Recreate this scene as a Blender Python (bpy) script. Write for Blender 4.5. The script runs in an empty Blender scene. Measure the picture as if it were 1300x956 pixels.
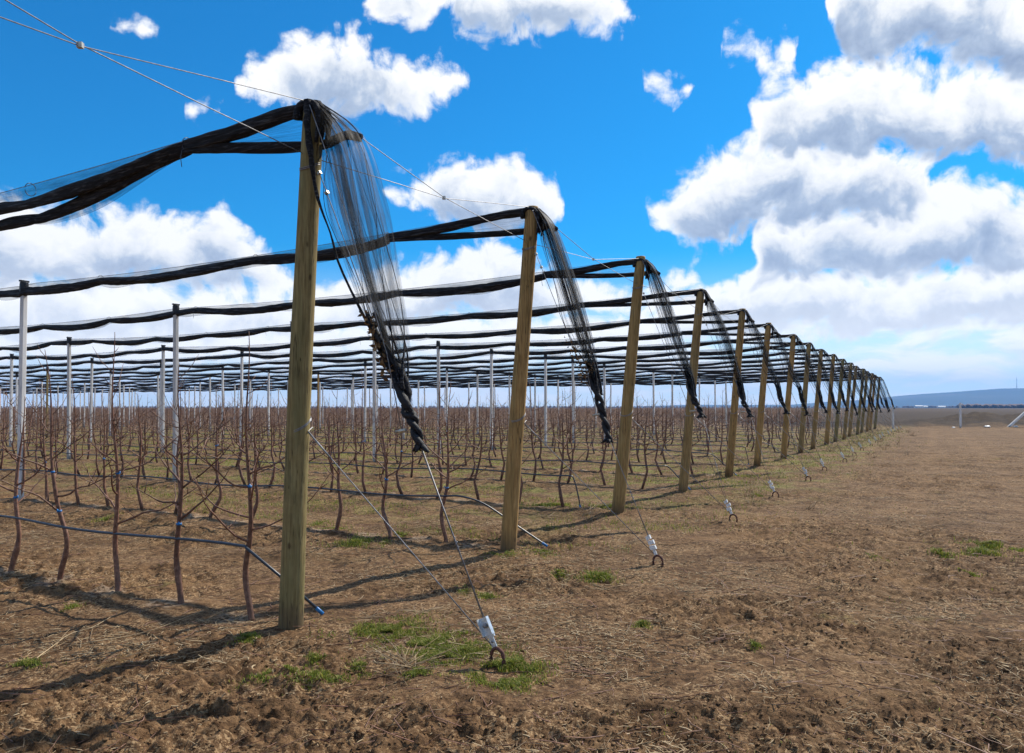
import bpy, math, random
import numpy as np

random.seed(11)
RNG = np.random.default_rng(5)
scene = bpy.context.scene
COL = scene.collection
R = math.radians

# ------------------------------------------------------------------ layout
F = 1000.0                    # focal length for a 1300 px wide frame
HORIZON = 517.0
EYE = 1.65
PITCH = 1.0
E = np.array([math.sin(R(28.55)), math.cos(R(28.55)), 0.0])      # along the line of end posts
RW = np.array([-E[1], E[0], 0.0])                               # along the tree rows, away from the end posts
ROWS = 18
SUN_AZ, SUN_EL = 44.0, 44.0    # azimuth clockwise from +Y
WOOD_H, WHITE_H = 3.90, 3.74
TREE_STEP = 0.80
WHITE_FIRST, WHITE_STEP = 10.1, 9.4
UP = np.array([0, 0, 1.0])
HAZE = 1.1e-4

JIT = [0.10, 0.02, -0.01, -0.03, 0.02, -0.05, 0.05, 0.02, -0.04, 0.03, 0.0, 0.04, -0.05, 0.05, -0.02, 0.03, -0.04, 0.04]

def row_base(i):
    return np.array([-1.76 + 1.70 * i + (JIT[i] if 0 <= i < ROWS else 0.0), 5.93 + 3.124 * i, 0.0])

def ground_at_px(px, py):
    y = EYE * F / (py - HORIZON)
    return np.array([(px - 650.0) / F * y, y, 0.0])

def visible_len(i):
    b = row_base(i)
    return max(3.0, (b[0] + 0.65 * b[1]) / 0.567)

# ------------------------------------------------------------------ noise for the terrain
def _hash(ix, iy, seed):
    h = (ix.astype(np.int64) * 374761393 + iy.astype(np.int64) * 668265263 + seed * 974711) & 0x7fffffff
    h = ((h ^ (h >> 13)) * 1274126177) & 0x7fffffff
    return ((h ^ (h >> 16)) & 0xffff) / 65535.0

def vnoise(x, y, seed=0):
    x = np.asarray(x, float); y = np.asarray(y, float)
    ix = np.floor(x); iy = np.floor(y)
    fx = x - ix; fy = y - iy
    fx = fx * fx * (3 - 2 * fx); fy = fy * fy * (3 - 2 * fy)
    a = _hash(ix, iy, seed); b = _hash(ix + 1, iy, seed); c = _hash(ix, iy + 1, seed); d = _hash(ix + 1, iy + 1, seed)
    return (a * (1 - fx) + b * fx) * (1 - fy) + (c * (1 - fx) + d * fx) * fy

def sstep(a, b, x):
    t = np.clip((x - a) / (b - a), 0, 1)
    return t * t * (3 - 2 * t)

P0 = np.array([-1.76, 5.93])
def row_coords(x, y):
    """signed row number and distance along the rows, outward negative"""
    dx = np.asarray(x) - P0[0]; dy = np.asarray(y) - P0[1]
    v = (dx * E[0] + dy * E[1]) / 3.556
    t = dx * RW[0] + dy * RW[1]
    return v, t

def ground_z(x, y, fine=True):
    x = np.asarray(x, float); y = np.asarray(y, float)
    r = np.hypot(x, y)
    v, t = row_coords(x, y)
    near = 1 - sstep(60, 200, r)
    z = (vnoise(x * .35, y * .35, 1) - .5) * .05 * near
    # low berm along the tree rows
    dv = np.abs(v - np.round(v)) * 3.556
    inrow = sstep(-0.9, 0.4, t) * (1 - sstep(115, 125, t)) * ((v > -1.5) & (v < 18))
    z = z + inrow * near * 0.045 * np.exp(-(dv / .45) ** 2)
    # wheel tracks of the headland, parallel with the end posts
    z = z - near * 0.03 * np.exp(-((t + 4.0) / .22) ** 2) - near * .025 * np.exp(-((t + 5.7) / .25) ** 2)
    if fine:
        k = 1 - sstep(22, 60, r)
        n1 = vnoise(x * 2.3, y * 2.3, 2) - .5
        n2 = vnoise(x * 6.1 + 3, y * 6.1, 3) - .5
        n3 = vnoise(x * 15.7, y * 15.7 + 9, 4) - .5
        n4 = vnoise(x * 37, y * 37 + 4, 6) - .5
        rough = .35 + 1.1 * sstep(.35, .7, vnoise(x * .55 + 20, y * .8, 5))
        k2 = 1 - sstep(8, 18, r)
        n4 = n4 * k2
        z = z + k * (n1 * .05 + rough * (n2 * .034 + n3 * .036 + np.maximum(n4, -.2) * .026))
    # rough earth bank past the headland on the right
    bank = np.exp(-((y - 73 - (vnoise(x * .08, y * 0, 8) - .5) * 8) / 5.5) ** 2) * sstep(33, 43, x) * (1 - sstep(110, 140, x))
    z = z + bank * (.30 + .5 * vnoise(x * .35, y * .35, 9) + .5 * vnoise(x * 1.1, y * 1.1, 10) + .3 * vnoise(x * 3.1, y * 3.1, 13))
    ridge = np.exp(-((y - 66.5) / 2.0) ** 2) * sstep(26, 31, x) * (1 - sstep(120, 150, x))
    z = z + ridge * (.10 + .4 * vnoise(x * .9, y * .9, 12) + .2 * vnoise(x * 2.7, y * 2.7, 14))
    return z

def gz(p, fine=True):
    return float(ground_z(np.array([p[0]]), np.array([p[1]]), fine)[0])

def on_ground(p, dz=0.0):
    return np.array([p[0], p[1], gz(p) + dz])

# ------------------------------------------------------------------ mesh helpers
class MB:
    def __init__(self):
        self.v = []; self.f = []; self.n = 0; self.uv = None
    def add(self, verts, faces):
        verts = np.asarray(verts, float).reshape(-1, 3)
        self.v.append(verts)
        if isinstance(faces, np.ndarray):
            self.f.extend((faces + self.n).tolist())
        else:
            self.f.extend([[a + self.n for a in f] for f in faces])
        self.n += len(verts)
    def tube(self, pts, rad, sides=6, cap=True, wob=0.0, pleat=0.0):
        pts = np.asarray(pts, float); n = len(pts)
        rad = np.broadcast_to(np.asarray(rad, float), (n,))
        tan = np.gradient(pts, axis=0)
        tan /= np.linalg.norm(tan, axis=1)[:, None] + 1e-12
        ref = np.array([0, 0, 1.0]) if abs(tan[:, 2]).mean() < .8 else np.array([1.0, 0.2, 0])
        s = np.cross(tan, ref); s /= np.linalg.norm(s, axis=1)[:, None] + 1e-12
        u = np.cross(s, tan)
        ang = np.linspace(0, 2 * math.pi, sides, endpoint=False)
        rr = rad[:, None] * (1 + wob * (RNG.random((n, sides)) - .5)) if wob else np.repeat(rad[:, None], sides, 1)
        if pleat:
            L_ = np.concatenate([[0], np.cumsum(np.linalg.norm(np.diff(pts, axis=0), axis=1))])[:, None]; a_ = ang[None, :]
            rr = rr * (1 + pleat * (np.sin(3 * a_ + 1.3 * L_ + pts[0, 0]) + .7 * np.sin(5 * a_ - 2.1 * L_) * np.sin(L_ * 1.7 + 1) + .6 * np.sin(2 * a_ + L_ * 4.1) * np.sin(L_ * 2.9)))
        ring = (pts[:, None, :] + rr[:, :, None] * (np.cos(ang)[None, :, None] * s[:, None, :] + np.sin(ang)[None, :, None] * u[:, None, :]))
        i = np.arange(n - 1)[:, None] * sides; j = np.arange(sides)[None, :]; j2 = (j + 1) % sides
        q = np.stack([i + j, i + j2, i + sides + j2, i + sides + j], -1).reshape(-1, 4)
        f = q.tolist()
        if cap:
            f.append(list(range(sides))[::-1]); f.append([(n - 1) * sides + k for k in range(sides)])
        self.add(ring.reshape(-1, 3), f)
    def box(self, c, size, ax=None, ay=None, az=None):
        ax = np.array([1.0, 0, 0]) if ax is None else np.asarray(ax, float)
        ay = np.array([0, 1.0, 0]) if ay is None else np.asarray(ay, float)
        az = np.array([0, 0, 1.0]) if az is None else np.asarray(az, float)
        c = np.asarray(c, float); h = np.asarray(size, float) / 2
        vs = [c + sx * h[0] * ax + sy * h[1] * ay + sz * h[2] * az for sz in (-1, 1) for sx, sy in ((-1, -1), (1, -1), (1, 1), (-1, 1))]
        self.add(vs, [[3, 2, 1, 0], [4, 5, 6, 7], [0, 1, 5, 4], [1, 2, 6, 5], [2, 3, 7, 6], [3, 0, 4, 7]])
    def mesh(self, name, mat, smooth=True):
        me = bpy.data.meshes.new(name)
        me.from_pydata(np.concatenate(self.v).tolist() if self.v else [], [], self.f)
        if smooth:
            me.polygons.foreach_set('use_smooth', np.ones(len(me.polygons), bool))
        me.materials.append(mat)
        me.update()
        return me
    def build(self, name, mat, parent=None, smooth=True, loc=None):
        me = self.mesh(name, mat, smooth)
        return link(name, me, parent, loc)

def fast_mesh(name, verts, faces, mat, smooth=False):
    """faces: (n,k) array"""
    me = bpy.data.meshes.new(name)
    verts = np.asarray(verts, np.float32); faces = np.asarray(faces, np.int32)
    me.vertices.add(len(verts)); me.vertices.foreach_set('co', verts.ravel())
    nf, k = faces.shape
    me.loops.add(nf * k); me.loops.foreach_set('vertex_index', faces.ravel())
    me.polygons.add(nf); me.polygons.foreach_set('loop_start', np.arange(nf, dtype=np.int32) * k)
    if smooth:
        me.polygons.foreach_set('use_smooth', np.ones(nf, bool))
    me.update(calc_edges=True)
    me.materials.append(mat)
    return me

def link(name, me, parent=None, loc=None):
    o = bpy.data.objects.new(name, me)
    COL.objects.link(o)
    if parent is not None:
        o.parent = parent
    if loc is not None:
        o.location = loc
    return o

def thing(name, label, cat, loc=(0, 0, 0), rotz=0.0, group=None):
    o = bpy.data.objects.new(name, None)
    COL.objects.link(o)
    o.location = loc; o.rotation_euler = (0, 0, rotz); o.empty_display_size = .2
    tag(o, label, cat, group)
    return o

def tag(o, label=None, cat=None, group=None, kind=None):
    if label: o['label'] = label
    if cat: o['category'] = cat
    if group: o['group'] = group
    if kind: o['kind'] = kind
    return o

ORD = ['first', 'second', 'third', 'fourth', 'fifth', 'sixth', 'seventh', 'eighth', 'ninth', 'tenth', 'eleventh', 'twelfth',
       'thirteenth', 'fourteenth', 'fifteenth', 'sixteenth', 'seventeenth', 'eighteenth', 'nineteenth', 'twentieth']
def ordn(k):
    if k < 20: return ORD[k]
    tens = ['', '', 'twenty', 'thirty', 'forty', 'fifty', 'sixty', 'seventy', 'eighty', 'ninety'][(k + 1) // 10 % 10]
    u = (k + 1) % 10
    if k + 1 >= 100: return '%dth' % (k + 1)
    return (tens + '-' + ORD[u - 1]) if u else tens[:-1] + 'ieth'

# ------------------------------------------------------------------ materials
class NT:
    def __init__(self, tree):
        self.t = tree; self.nodes = tree.nodes; self.links = tree.links
    def n(self, typ, **kw):
        nd = self.nodes.new(typ)
        for k, v in kw.items():
            if k.startswith('i_'):
                key = k[2:]
                nd.inputs[int(key) if key.isdigit() else key].default_value = v
            else:
                setattr(nd, k, v)
        return nd
    def l(self, a, b): self.links.new(a, b)
    def _set(self, nd, idx, v):
        if v is None: return
        if isinstance(v, (int, float)): nd.inputs[idx].default_value = v
        elif isinstance(v, (tuple, list)): nd.inputs[idx].default_value = v
        else: self.l(v, nd.inputs[idx])
    def math(self, op, a, b=None, c=None, clamp=False):
        nd = self.nodes.new('ShaderNodeMath'); nd.operation = op; nd.use_clamp = clamp
        self._set(nd, 0, a); self._set(nd, 1, b); self._set(nd, 2, c)
        return nd.outputs[0]
    def vmath(self, op, a, b=None):
        nd = self.nodes.new('ShaderNodeVectorMath'); nd.operation = op
        self._set(nd, 0, a); self._set(nd, 1, b)
        return nd.outputs['Value'] if op in ('DOT_PRODUCT', 'LENGTH', 'DISTANCE') else nd.outputs[0]
    def ramp(self, fac, stops, interp='LINEAR'):
        nd = self.nodes.new('ShaderNodeValToRGB'); cr = nd.color_ramp; cr.interpolation = interp
        while len(cr.elements) < len(stops): cr.elements.new(.5)
        for e, (p, c) in zip(cr.elements, stops):
            e.position = p; e.color = (c, c, c, 1) if isinstance(c, (int, float)) else (*c[:3], 1)
        self.l(fac, nd.inputs[0])
        return nd.outputs[0]
    def noise(self, vec, scale, detail=4, rough=.55, dist=0.0):
        nd = self.nodes.new('ShaderNodeTexNoise')
        nd.inputs['Scale'].default_value = scale; nd.inputs['Detail'].default_value = detail
        nd.inputs['Roughness'].default_value = rough; nd.inputs['Distortion'].default_value = dist
        if vec is not None: self.l(vec, nd.inputs['Vector'])
        return nd.outputs[0]
    def mix(self, fac, a, b, blend='MIX'):
        nd = self.nodes.new('ShaderNodeMix'); nd.data_type = 'RGBA'; nd.blend_type = blend
        self._set(nd, 0, fac)
        for idx, v in ((6, a), (7, b)):
            if isinstance(v, (tuple, list)): nd.inputs[idx].default_value = (*v[:3], 1)
            else: self.l(v, nd.inputs[idx])
        return nd.outputs[2]
    def sstep(self, x, a, b):
        nd = self.nodes.new('ShaderNodeMapRange'); nd.interpolation_type = 'SMOOTHSTEP'
        self._set(nd, 0, x)
        nd.inputs[1].default_value = a; nd.inputs[2].default_value = b
        return nd.outputs[0]

def material(name):
    m = bpy.data.materials.new(name); m.use_nodes = True
    nt = NT(m.node_tree)
    b = nt.nodes['Principled BSDF']
    return m, nt, b

def simple(name, color, rough=.7, metal=0.0, var=.25, scale=12.0, bump=0.0, bscale=60, spec=.4, coords='Object'):
    m, nt, b = material(name)
    tc = nt.n('ShaderNodeTexCoord')
    n = nt.noise(tc.outputs[coords], scale, 5, .6)
    dark = tuple(c * (1 - var) for c in color); light = tuple(min(1, c * (1 + var)) for c in color)
    nt.l(nt.mix(nt.sstep(n, .3, .7), dark, light), b.inputs['Base Color'])
    b.inputs['Roughness'].default_value = rough; b.inputs['Metallic'].default_value = metal
    b.inputs['Specular IOR Level'].default_value = spec
    if bump:
        bp = nt.n('ShaderNodeBump', i_Strength=bump, i_Distance=.01)
        nt.l(nt.noise(tc.outputs[coords], bscale, 5, .65), bp.inputs['Height']); nt.l(bp.outputs[0], b.inputs['Normal'])
    return m

def mat_wood():
    m, nt, b = material('treated_pine')
    tc = nt.n('ShaderNodeTexCoord'); oi = nt.n('ShaderNodeObjectInfo')
    off = nt.n('ShaderNodeCombineXYZ'); nt.l(nt.math('MULTIPLY', oi.outputs['Random'], 37.0), off.inputs[0]); nt.l(nt.math('MULTIPLY', oi.outputs['Random'], 11.0), off.inputs[2])
    v = nt.vmath('ADD', tc.outputs['Object'], off.outputs[0])
    st = nt.vmath('MULTIPLY', v, (1, 1, .055))
    grain = nt.noise(st, 62, 5, .65)
    broad = nt.noise(nt.vmath('MULTIPLY', v, (1, 1, .12)), 10, 4, .6)
    blotch = nt.noise(v, 3.2, 5, .6)
    base = nt.ramp(grain, [(.25, (.15, .098, .044)), (.5, (.35, .245, .112)), (.75, (.51, .385, .195))])
    green = nt.mix(nt.math('MULTIPLY', nt.sstep(broad, .42, .68), .55), base, (.20, .175, .085))
    tint = nt.ramp(oi.outputs['Random'], [(0, (1.05, .98, .9)), (.35, (.72, .8, .72)), (.65, (1.15, .95, .72)), (1, (.8, .82, .78))])
    c = nt.mix(1.0, green, tint, 'MULTIPLY')
    c = nt.mix(nt.math('MULTIPLY', nt.sstep(blotch, .55, .75), .4), c, (.10, .075, .035))
    # drying cracks and knots
    cr = nt.noise(nt.vmath('MULTIPLY', v, (1, 1, .03)), 34, 3, .5)
    crack = nt.math('MULTIPLY', nt.sstep(nt.math('ABSOLUTE', nt.math('SUBTRACT', cr, .5)), .02, .004), nt.sstep(nt.noise(v, 2.1, 2), .45, .6))
    c = nt.mix(nt.math('MULTIPLY', crack, .8), c, (.03, .02, .01))
    vo = nt.n('ShaderNodeTexVoronoi', feature='F1'); vo.inputs['Scale'].default_value = 3.3
    nt.l(nt.vmath('MULTIPLY', v, (1.8, 1.8, .8)), vo.inputs['Vector'])
    c = nt.mix(nt.math('MULTIPLY', nt.sstep(vo.outputs['Distance'], .10, .05), .75), c, (.06, .035, .016))
    sz = nt.n('ShaderNodeSeparateXYZ'); nt.l(tc.outputs['Object'], sz.inputs[0])
    c = nt.mix(nt.math('MULTIPLY', nt.sstep(nt.math('ADD', sz.outputs[2], nt.math('MULTIPLY', blotch, .35)), .42, .16), .7), c, (.10, .066, .04))
    nt.l(c, b.inputs['Base Color'])
    b.inputs['Roughness'].default_value = .82; b.inputs['Specular IOR Level'].default_value = .2
    h = nt.math('SUBTRACT', nt.math('ADD', grain, nt.math('MULTIPLY', nt.noise(v, 120, 3), .25)), nt.math('MULTIPLY', crack, 1.2))
    bp = nt.n('ShaderNodeBump', i_Strength=.55, i_Distance=.006); nt.l(h, bp.inputs['Height']); nt.l(bp.outputs[0], b.inputs['Normal'])
    return m

def mat_concrete():
    m, nt, b = material('pale_concrete')
    tc = nt.n('ShaderNodeTexCoord'); oi = nt.n('ShaderNodeObjectInfo')
    off = nt.n('ShaderNodeCombineXYZ'); nt.l(nt.math('MULTIPLY', oi.outputs['Random'], 51.0), off.inputs[2])
    v = nt.vmath('ADD', tc.outputs['Object'], off.outputs[0])
    n = nt.noise(nt.vmath('MULTIPLY', v, (1, 1, .25)), 9, 6, .65)
    c = nt.ramp(n, [(.28, (.52, .50, .46)), (.5, (.76, .74, .70)), (.75, (.86, .84, .80))])
    t = nt.ramp(oi.outputs['Random'], [(0, .72), (.5, 1.0), (1, .85)])
    c = nt.mix(1.0, c, t, 'MULTIPLY')
    sx = nt.n('ShaderNodeSeparateXYZ'); nt.l(tc.outputs['Object'], sx.inputs[0])
    c = nt.mix(nt.math('MULTIPLY', nt.sstep(nt.math('ADD', sx.outputs[2], nt.math('MULTIPLY', n, .5)), .65, .25), .6), c, (.2, .15, .1))
    nt.l(c, b.inputs['Base Color']); b.inputs['Roughness'].default_value = .85
    bp = nt.n('ShaderNodeBump', i_Strength=.35, i_Distance=.004); nt.l(nt.noise(v, 90, 4), bp.inputs['Height']); nt.l(bp.outputs[0], b.inputs['Normal'])
    return m

def mat_net(name, lo, hi, streak, col=(.014, .014, .017)):
    """knitted hail net: dark yarn with open mesh, its cover set by how tightly it is gathered"""
    m, nt, b = material(name)
    out = nt.nodes['Material Output']
    uv = nt.n('ShaderNodeUVMap')
    s = nt.vmath('MULTIPLY', uv.outputs[0], (streak, streak * .035, 1))
    a = nt.noise(s, 1.0, 5, .7)
    s2 = nt.vmath('MULTIPLY', uv.outputs[0], (streak * .22, streak * .02, 1))
    a2 = nt.noise(s2, 1.0, 3, .5)
    cover = nt.math('ADD', nt.math('MULTIPLY', nt.sstep(a, .38, .72), hi - lo), lo)
    cover = nt.math('ADD', cover, nt.math('MULTIPLY', nt.math('SUBTRACT', a2, .5), .35), clamp=True)
    b.inputs['Base Color'].default_value = (*col, 1); b.inputs['Roughness'].default_value = .55
    b.inputs['Specular IOR Level'].default_value = .15
    b.inputs['Sheen Weight'].default_value = .0
    tr = nt.n('ShaderNodeBsdfTransparent')
    mx = nt.n('ShaderNodeMixShader')
    nt.l(cover, mx.inputs[0]); nt.l(tr.outputs[0], mx.inputs[1]); nt.l(b.outputs[0], mx.inputs[2])
    nt.l(mx.outputs[0], out.inputs[0])
    return m

def mat_roll():
    m, nt, b = material('gathered_black_net')
    tc = nt.n('ShaderNodeTexCoord')
    rot = nt.n('ShaderNodeMapping'); rot.inputs['Rotation'].default_value = (0, 0, -math.atan2(RW[1], RW[0]))
    rot.vector_type = 'POINT'
    nt.l(tc.outputs['Object'], rot.inputs['Vector'])
    s = nt.vmath('MULTIPLY', rot.outputs[0], (.9, 16, 16))
    n = nt.noise(s, 4.0, 5, .65)
    c = nt.ramp(n, [(.3, (.005, .005, .006)), (.52, (.014, .014, .016)), (.72, (.10, .104, .115))])  # bluish-grey streaks paint the sheen of the folds into the black
    nt.l(c, b.inputs['Base Color']); b.inputs['Roughness'].default_value = .75; b.inputs['Specular IOR Level'].default_value = .2
    bp = nt.n('ShaderNodeBump', i_Strength=.9, i_Distance=.02); nt.l(n, bp.inputs['Height']); nt.l(bp.outputs[0], b.inputs['Normal'])
    return m

def mat_bark():
    m, nt, b = material('young_fruit_bark')
    tc = nt.n('ShaderNodeTexCoord'); oi = nt.n('ShaderNodeObjectInfo')
    n = nt.noise(tc.outputs['Object'], 26, 5, .65)
    n2 = nt.noise(nt.vmath('MULTIPLY', tc.outputs['Object'], (1, 1, .3)), 7, 3)
    c = nt.ramp(n, [(.3, (.080, .036, .021)), (.55, (.195, .092, .055)), (.8, (.38, .24, .155))])
    c = nt.mix(nt.math('MULTIPLY', nt.sstep(n2, .5, .7), .5), c, (.16, .095, .07))
    t = nt.ramp(oi.outputs['Random'], [(0, .75), (1, 1.25)])
    c = nt.mix(1.0, c, t, 'MULTIPLY')
    nt.l(c, b.inputs['Base Color']); b.inputs['Roughness'].default_value = .6; b.inputs['Specular IOR Level'].default_value = .4
    bp = nt.n('ShaderNodeBump', i_Strength=.5, i_Distance=.004); nt.l(nt.noise(tc.outputs['Object'], 90, 4), bp.inputs['Height']); nt.l(bp.outputs[0], b.inputs['Normal'])
    return m

def mat_ground():
    m, nt, b = material('tilled_soil')
    geo = nt.n('ShaderNodeNewGeometry')
    P = geo.outputs['Position']
    sp = nt.n('ShaderNodeSeparateXYZ'); nt.l(P, sp.inputs[0])
    # row space: u across rows (1 per row), t along rows
    d = nt.vmath('SUBTRACT', P, (P0[0], P0[1], 0))
    u = nt.math('DIVIDE', nt.vmath('DOT_PRODUCT', d, tuple(E)), 3.556)
    t = nt.vmath('DOT_PRODUCT', d, tuple(RW))
    n_big = nt.noise(P, .45, 5, .6)
    n_mid = nt.noise(P, 2.6, 6, .65)
    n_fin = nt.noise(P, 16, 6, .7)
    n_vf = nt.noise(P, 75, 4, .7)
    soil = nt.ramp(n_fin, [(.36, (.046, .027, .014)), (.5, (.124, .076, .041)), (.63, (.240, .156, .086))])
    soil = nt.mix(nt.math('MULTIPLY', nt.sstep(n_mid, .5, .72), .5), soil, (.22, .142, .078))
    soil = nt.mix(nt.math('MULTIPLY', nt.sstep(n_big, .45, .28), .5), soil, (.066, .038, .019))
    sp1 = nt.noise(nt.vmath('MULTIPLY', P, (1, .55, 1)), 62, 2, .5); sp2 = nt.noise(nt.vmath('MULTIPLY', P, (.5, 1, 1)), 55, 2, .5)
    chaff = nt.math('MULTIPLY', nt.math('MAXIMUM', nt.sstep(sp1, .56, .63), nt.sstep(sp2, .57, .64)), nt.sstep(nt.noise(P, 1.9, 6, .7), .42, .58))
    soil = nt.mix(nt.math('MULTIPLY', chaff, .72), soil, (.46, .345, .21))
    ch2 = nt.math('MULTIPLY', nt.sstep(nt.noise(nt.vmath('MULTIPLY', P, (.7, 1, 1)), 11, 3, .7), .55, .66), nt.sstep(nt.noise(P, .75, 6, .75), .46, .60))
    soil = nt.mix(nt.math('MULTIPLY', ch2, .38), soil, (.37, .26, .15))
    ch3 = nt.math('MULTIPLY', nt.sstep(nt.noise(P, 7.0, 4, .75), .46, .36), nt.sstep(nt.noise(P, .6, 4, .7), .56, .42))
    soil = nt.mix(nt.math('MULTIPLY', ch3, .7), soil, (.046, .028, .015))
    soil = nt.mix(nt.math('MULTIPLY', nt.sstep(nt.noise(P, 41, 3, .6), .66, .74), .75), soil, (.46, .34, .19))
    soil = nt.mix(nt.math('MULTIPLY', nt.sstep(n_vf, .45, .36), .65), soil, (.032, .020, .012))
    tracks = nt.math('MAXIMUM', nt.sstep(nt.math('ABSOLUTE', nt.math('ADD', t, 4.0)), .34, .12), nt.sstep(nt.math('ABSOLUTE', nt.math('ADD', t, 5.7)), .36, .14))
    tracks = nt.math('MAXIMUM', tracks, nt.math('MAXIMUM', nt.sstep(nt.math('ABSOLUTE', nt.math('ADD', t, 9.3)), .4, .14), nt.sstep(nt.math('ABSOLUTE', nt.math('ADD', t, 11.1)), .4, .14)))
    soil = nt.mix(nt.math('MULTIPLY', nt.math('MULTIPLY', tracks, nt.sstep(n_mid, .38, .58)), .45), soil, (.21, .14, .08))
    damp = nt.noise(nt.vmath('MULTIPLY', P, (.55, .8, 1)), .8, 5, .65)
    soil = nt.mix(nt.math('MULTIPLY', nt.sstep(damp, .52, .64), .42), soil, (.048, .028, .014))
    soil = nt.mix(nt.math('MULTIPLY', nt.sstep(damp, .45, .34), .38), soil, (.27, .175, .095))
    # sparse green film of young grass and moss in the alleys
    fr = nt.math('ABSOLUTE', nt.math('SUBTRACT', nt.math('FRACT', nt.math('ADD', u, 100.0)), .5))   # 0 mid-alley, .5 on the row
    alley = nt.sstep(fr, .46, .22)
    inr = nt.math('MULTIPLY', nt.sstep(t, -2.2, 1.5), nt.sstep(u, .2, 3.5))
    gm = nt.math('MULTIPLY', nt.math('MULTIPLY', alley, inr), nt.sstep(nt.noise(nt.vmath('MULTIPLY', P, (1, 1, 1)), 1.3, 6, .7), .46, .62))
    gl = nt.math('MULTIPLY', nt.sstep(nt.math('ABSOLUTE', nt.math('ADD', t, 1.1)), 1.9, .3), nt.math('MULTIPLY', nt.sstep(u, 1.5, 5), nt.sstep(nt.noise(P, .9, 6, .7), .48, .62)))
    gh = nt.math('MULTIPLY', nt.sstep(nt.noise(P, .5, 7, .75), .6, .72), .55)
    g = nt.math('MAXIMUM', nt.math('MAXIMUM', gm, gl), gh)
    green = nt.mix(n_fin, (.105, .14, .03), (.26, .29, .085))
    lim = nt.sstep(sp.outputs[1], 75, 62)
    soil = nt.mix(nt.math('MULTIPLY', nt.math('MULTIPLY', g, .72), lim), soil, green)
    # pale dry ash round the young trunks
    tr = nt.math('SUBTRACT', nt.math('FRACT', nt.math('DIVIDE', nt.math('ADD', t, 40.0 - .42 + .4), TREE_STEP)), .5)
    trd = nt.math('ADD', nt.math('POWER', nt.math('MULTIPLY', tr, TREE_STEP), 2.0), nt.math('POWER', nt.math('MULTIPLY', nt.math('SUBTRACT', fr, .5), 3.556), 2.0))
    ash = nt.math('MULTIPLY', nt.math('MULTIPLY', nt.sstep(trd, .05, .004), nt.sstep(t, .05, .2)), nt.sstep(n_fin, .40, .58))
    ash = nt.math('MULTIPLY', ash, nt.math('MULTIPLY', nt.sstep(u, -.4, -.2), nt.sstep(u, 17.4, 17.3)))
    soil = nt.mix(nt.math('MULTIPLY', ash, .55), soil, (.40, .35, .29))
    # darker ploughed field beyond the headland, paler stubble far out
    far = nt.math('MULTIPLY', nt.sstep(nt.math('ADD', sp.outputs[1], nt.math('MULTIPLY', n_big, 4.0)), 64.5, 67.5), nt.sstep(sp.outputs[0], 22, 27))
    plough = nt.ramp(nt.noise(nt.vmath('MULTIPLY', P, (.55, .9, 1)), 1.0, 8, .8), [(.36, (.018, .012, .009)), (.52, (.036, .025, .018)), (.68, (.095, .068, .045))])
    soil = nt.mix(far, soil, plough)
    vf = nt.sstep(sp.outputs[1], 130, 420)
    farc = nt.ramp(nt.noise(nt.vmath('MULTIPLY', P, (.0022, .008, 1)), 1.0, 4, .6), [(.35, (.045, .03, .022)), (.6, (.075, .052, .035)), (.8, (.12, .095, .058))])
    soil = nt.mix(vf, soil, farc)
    soil = nt.mix(1.0, soil, (.94, .845, .745), 'MULTIPLY')
    nt.l(soil, b.inputs['Base Color'])
    b.inputs['Roughness'].default_value = .93; b.inputs['Specular IOR Level'].default_value = .12
    bp = nt.n('ShaderNodeBump', i_Strength=.9, i_Distance=.03)
    hh = nt.math('ADD', nt.math('MULTIPLY', n_fin, .6), nt.math('MULTIPLY', n_vf, .35))
    hh = nt.math('ADD', hh, nt.math('MULTIPLY', n_mid, 1.2))
    nt.l(hh, bp.inputs['Height']); nt.l(bp.outputs[0], b.inputs['Normal'])
    return m

def mat_litter(name, stops, scale=3.0, rough=.85, trans=0.0):
    m, nt, b = material(name)
    geo = nt.n('ShaderNodeNewGeometry')
    n = nt.noise(geo.outputs['Position'], scale, 3, .8)
    r = nt.math('ADD', nt.math('MULTIPLY', geo.outputs['Random Per Island'], .7), nt.math('MULTIPLY', n, .3))
    nt.l(nt.ramp(r, stops), b.inputs['Base Color'])
    b.inputs['Roughness'].default_value = rough; b.inputs['Specular IOR Level'].default_value = .2
    if trans:
        out = nt.nodes['Material Output']
        tl = nt.n('ShaderNodeBsdfTranslucent'); nt.l(nt.ramp(r, stops), tl.inputs[0])
        mx = nt.n('ShaderNodeMixShader', i_0=trans)
        nt.l(b.outputs[0], mx.inputs[1]); nt.l(tl.outputs[0], mx.inputs[2]); nt.l(mx.outputs[0], out.inputs[0])
    return m

M = {}
M['wood'] = mat_wood()
M['concrete'] = mat_concrete()
M['roll'] = mat_roll()
M['drape'] = mat_net('open_black_net', .07, .46, 74, (.013, .013, .014))
M['band'] = mat_net('gathered_net_band', .18, .70, 60, (.016, .015, .015))
M['sheet'] = mat_net('thin_black_net', .30, .62, 10)
M['bark'] = mat_bark()
M['ground'] = mat_ground()
M['wire'] = simple('galvanised_wire', (.26, .26, .27), .5, .6, .3, 30)
M['steel'] = simple('zinc_plate', (.62, .66, .68), .38, .55, .18, 60, .2, 120)
M['rust'] = simple('rusty_steel', (.115, .048, .034), .8, .2, .45, 60, .5, 160)
M['hose'] = simple('black_pe_hose', (.030, .045, .065), .38, 0, .3, 14, 0, 60, .5)
M['blue'] = simple('blue_plastic', (.015, .16, .42), .45, 0, .2, 20)
M['cap'] = simple('black_plastic_cap', (.014, .014, .016), .5, 0, .3, 20)
M['rope'] = simple('twisted_net_rope', (.010, .010, .012), .65, 0, .6, 40, .7, 110)
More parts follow.
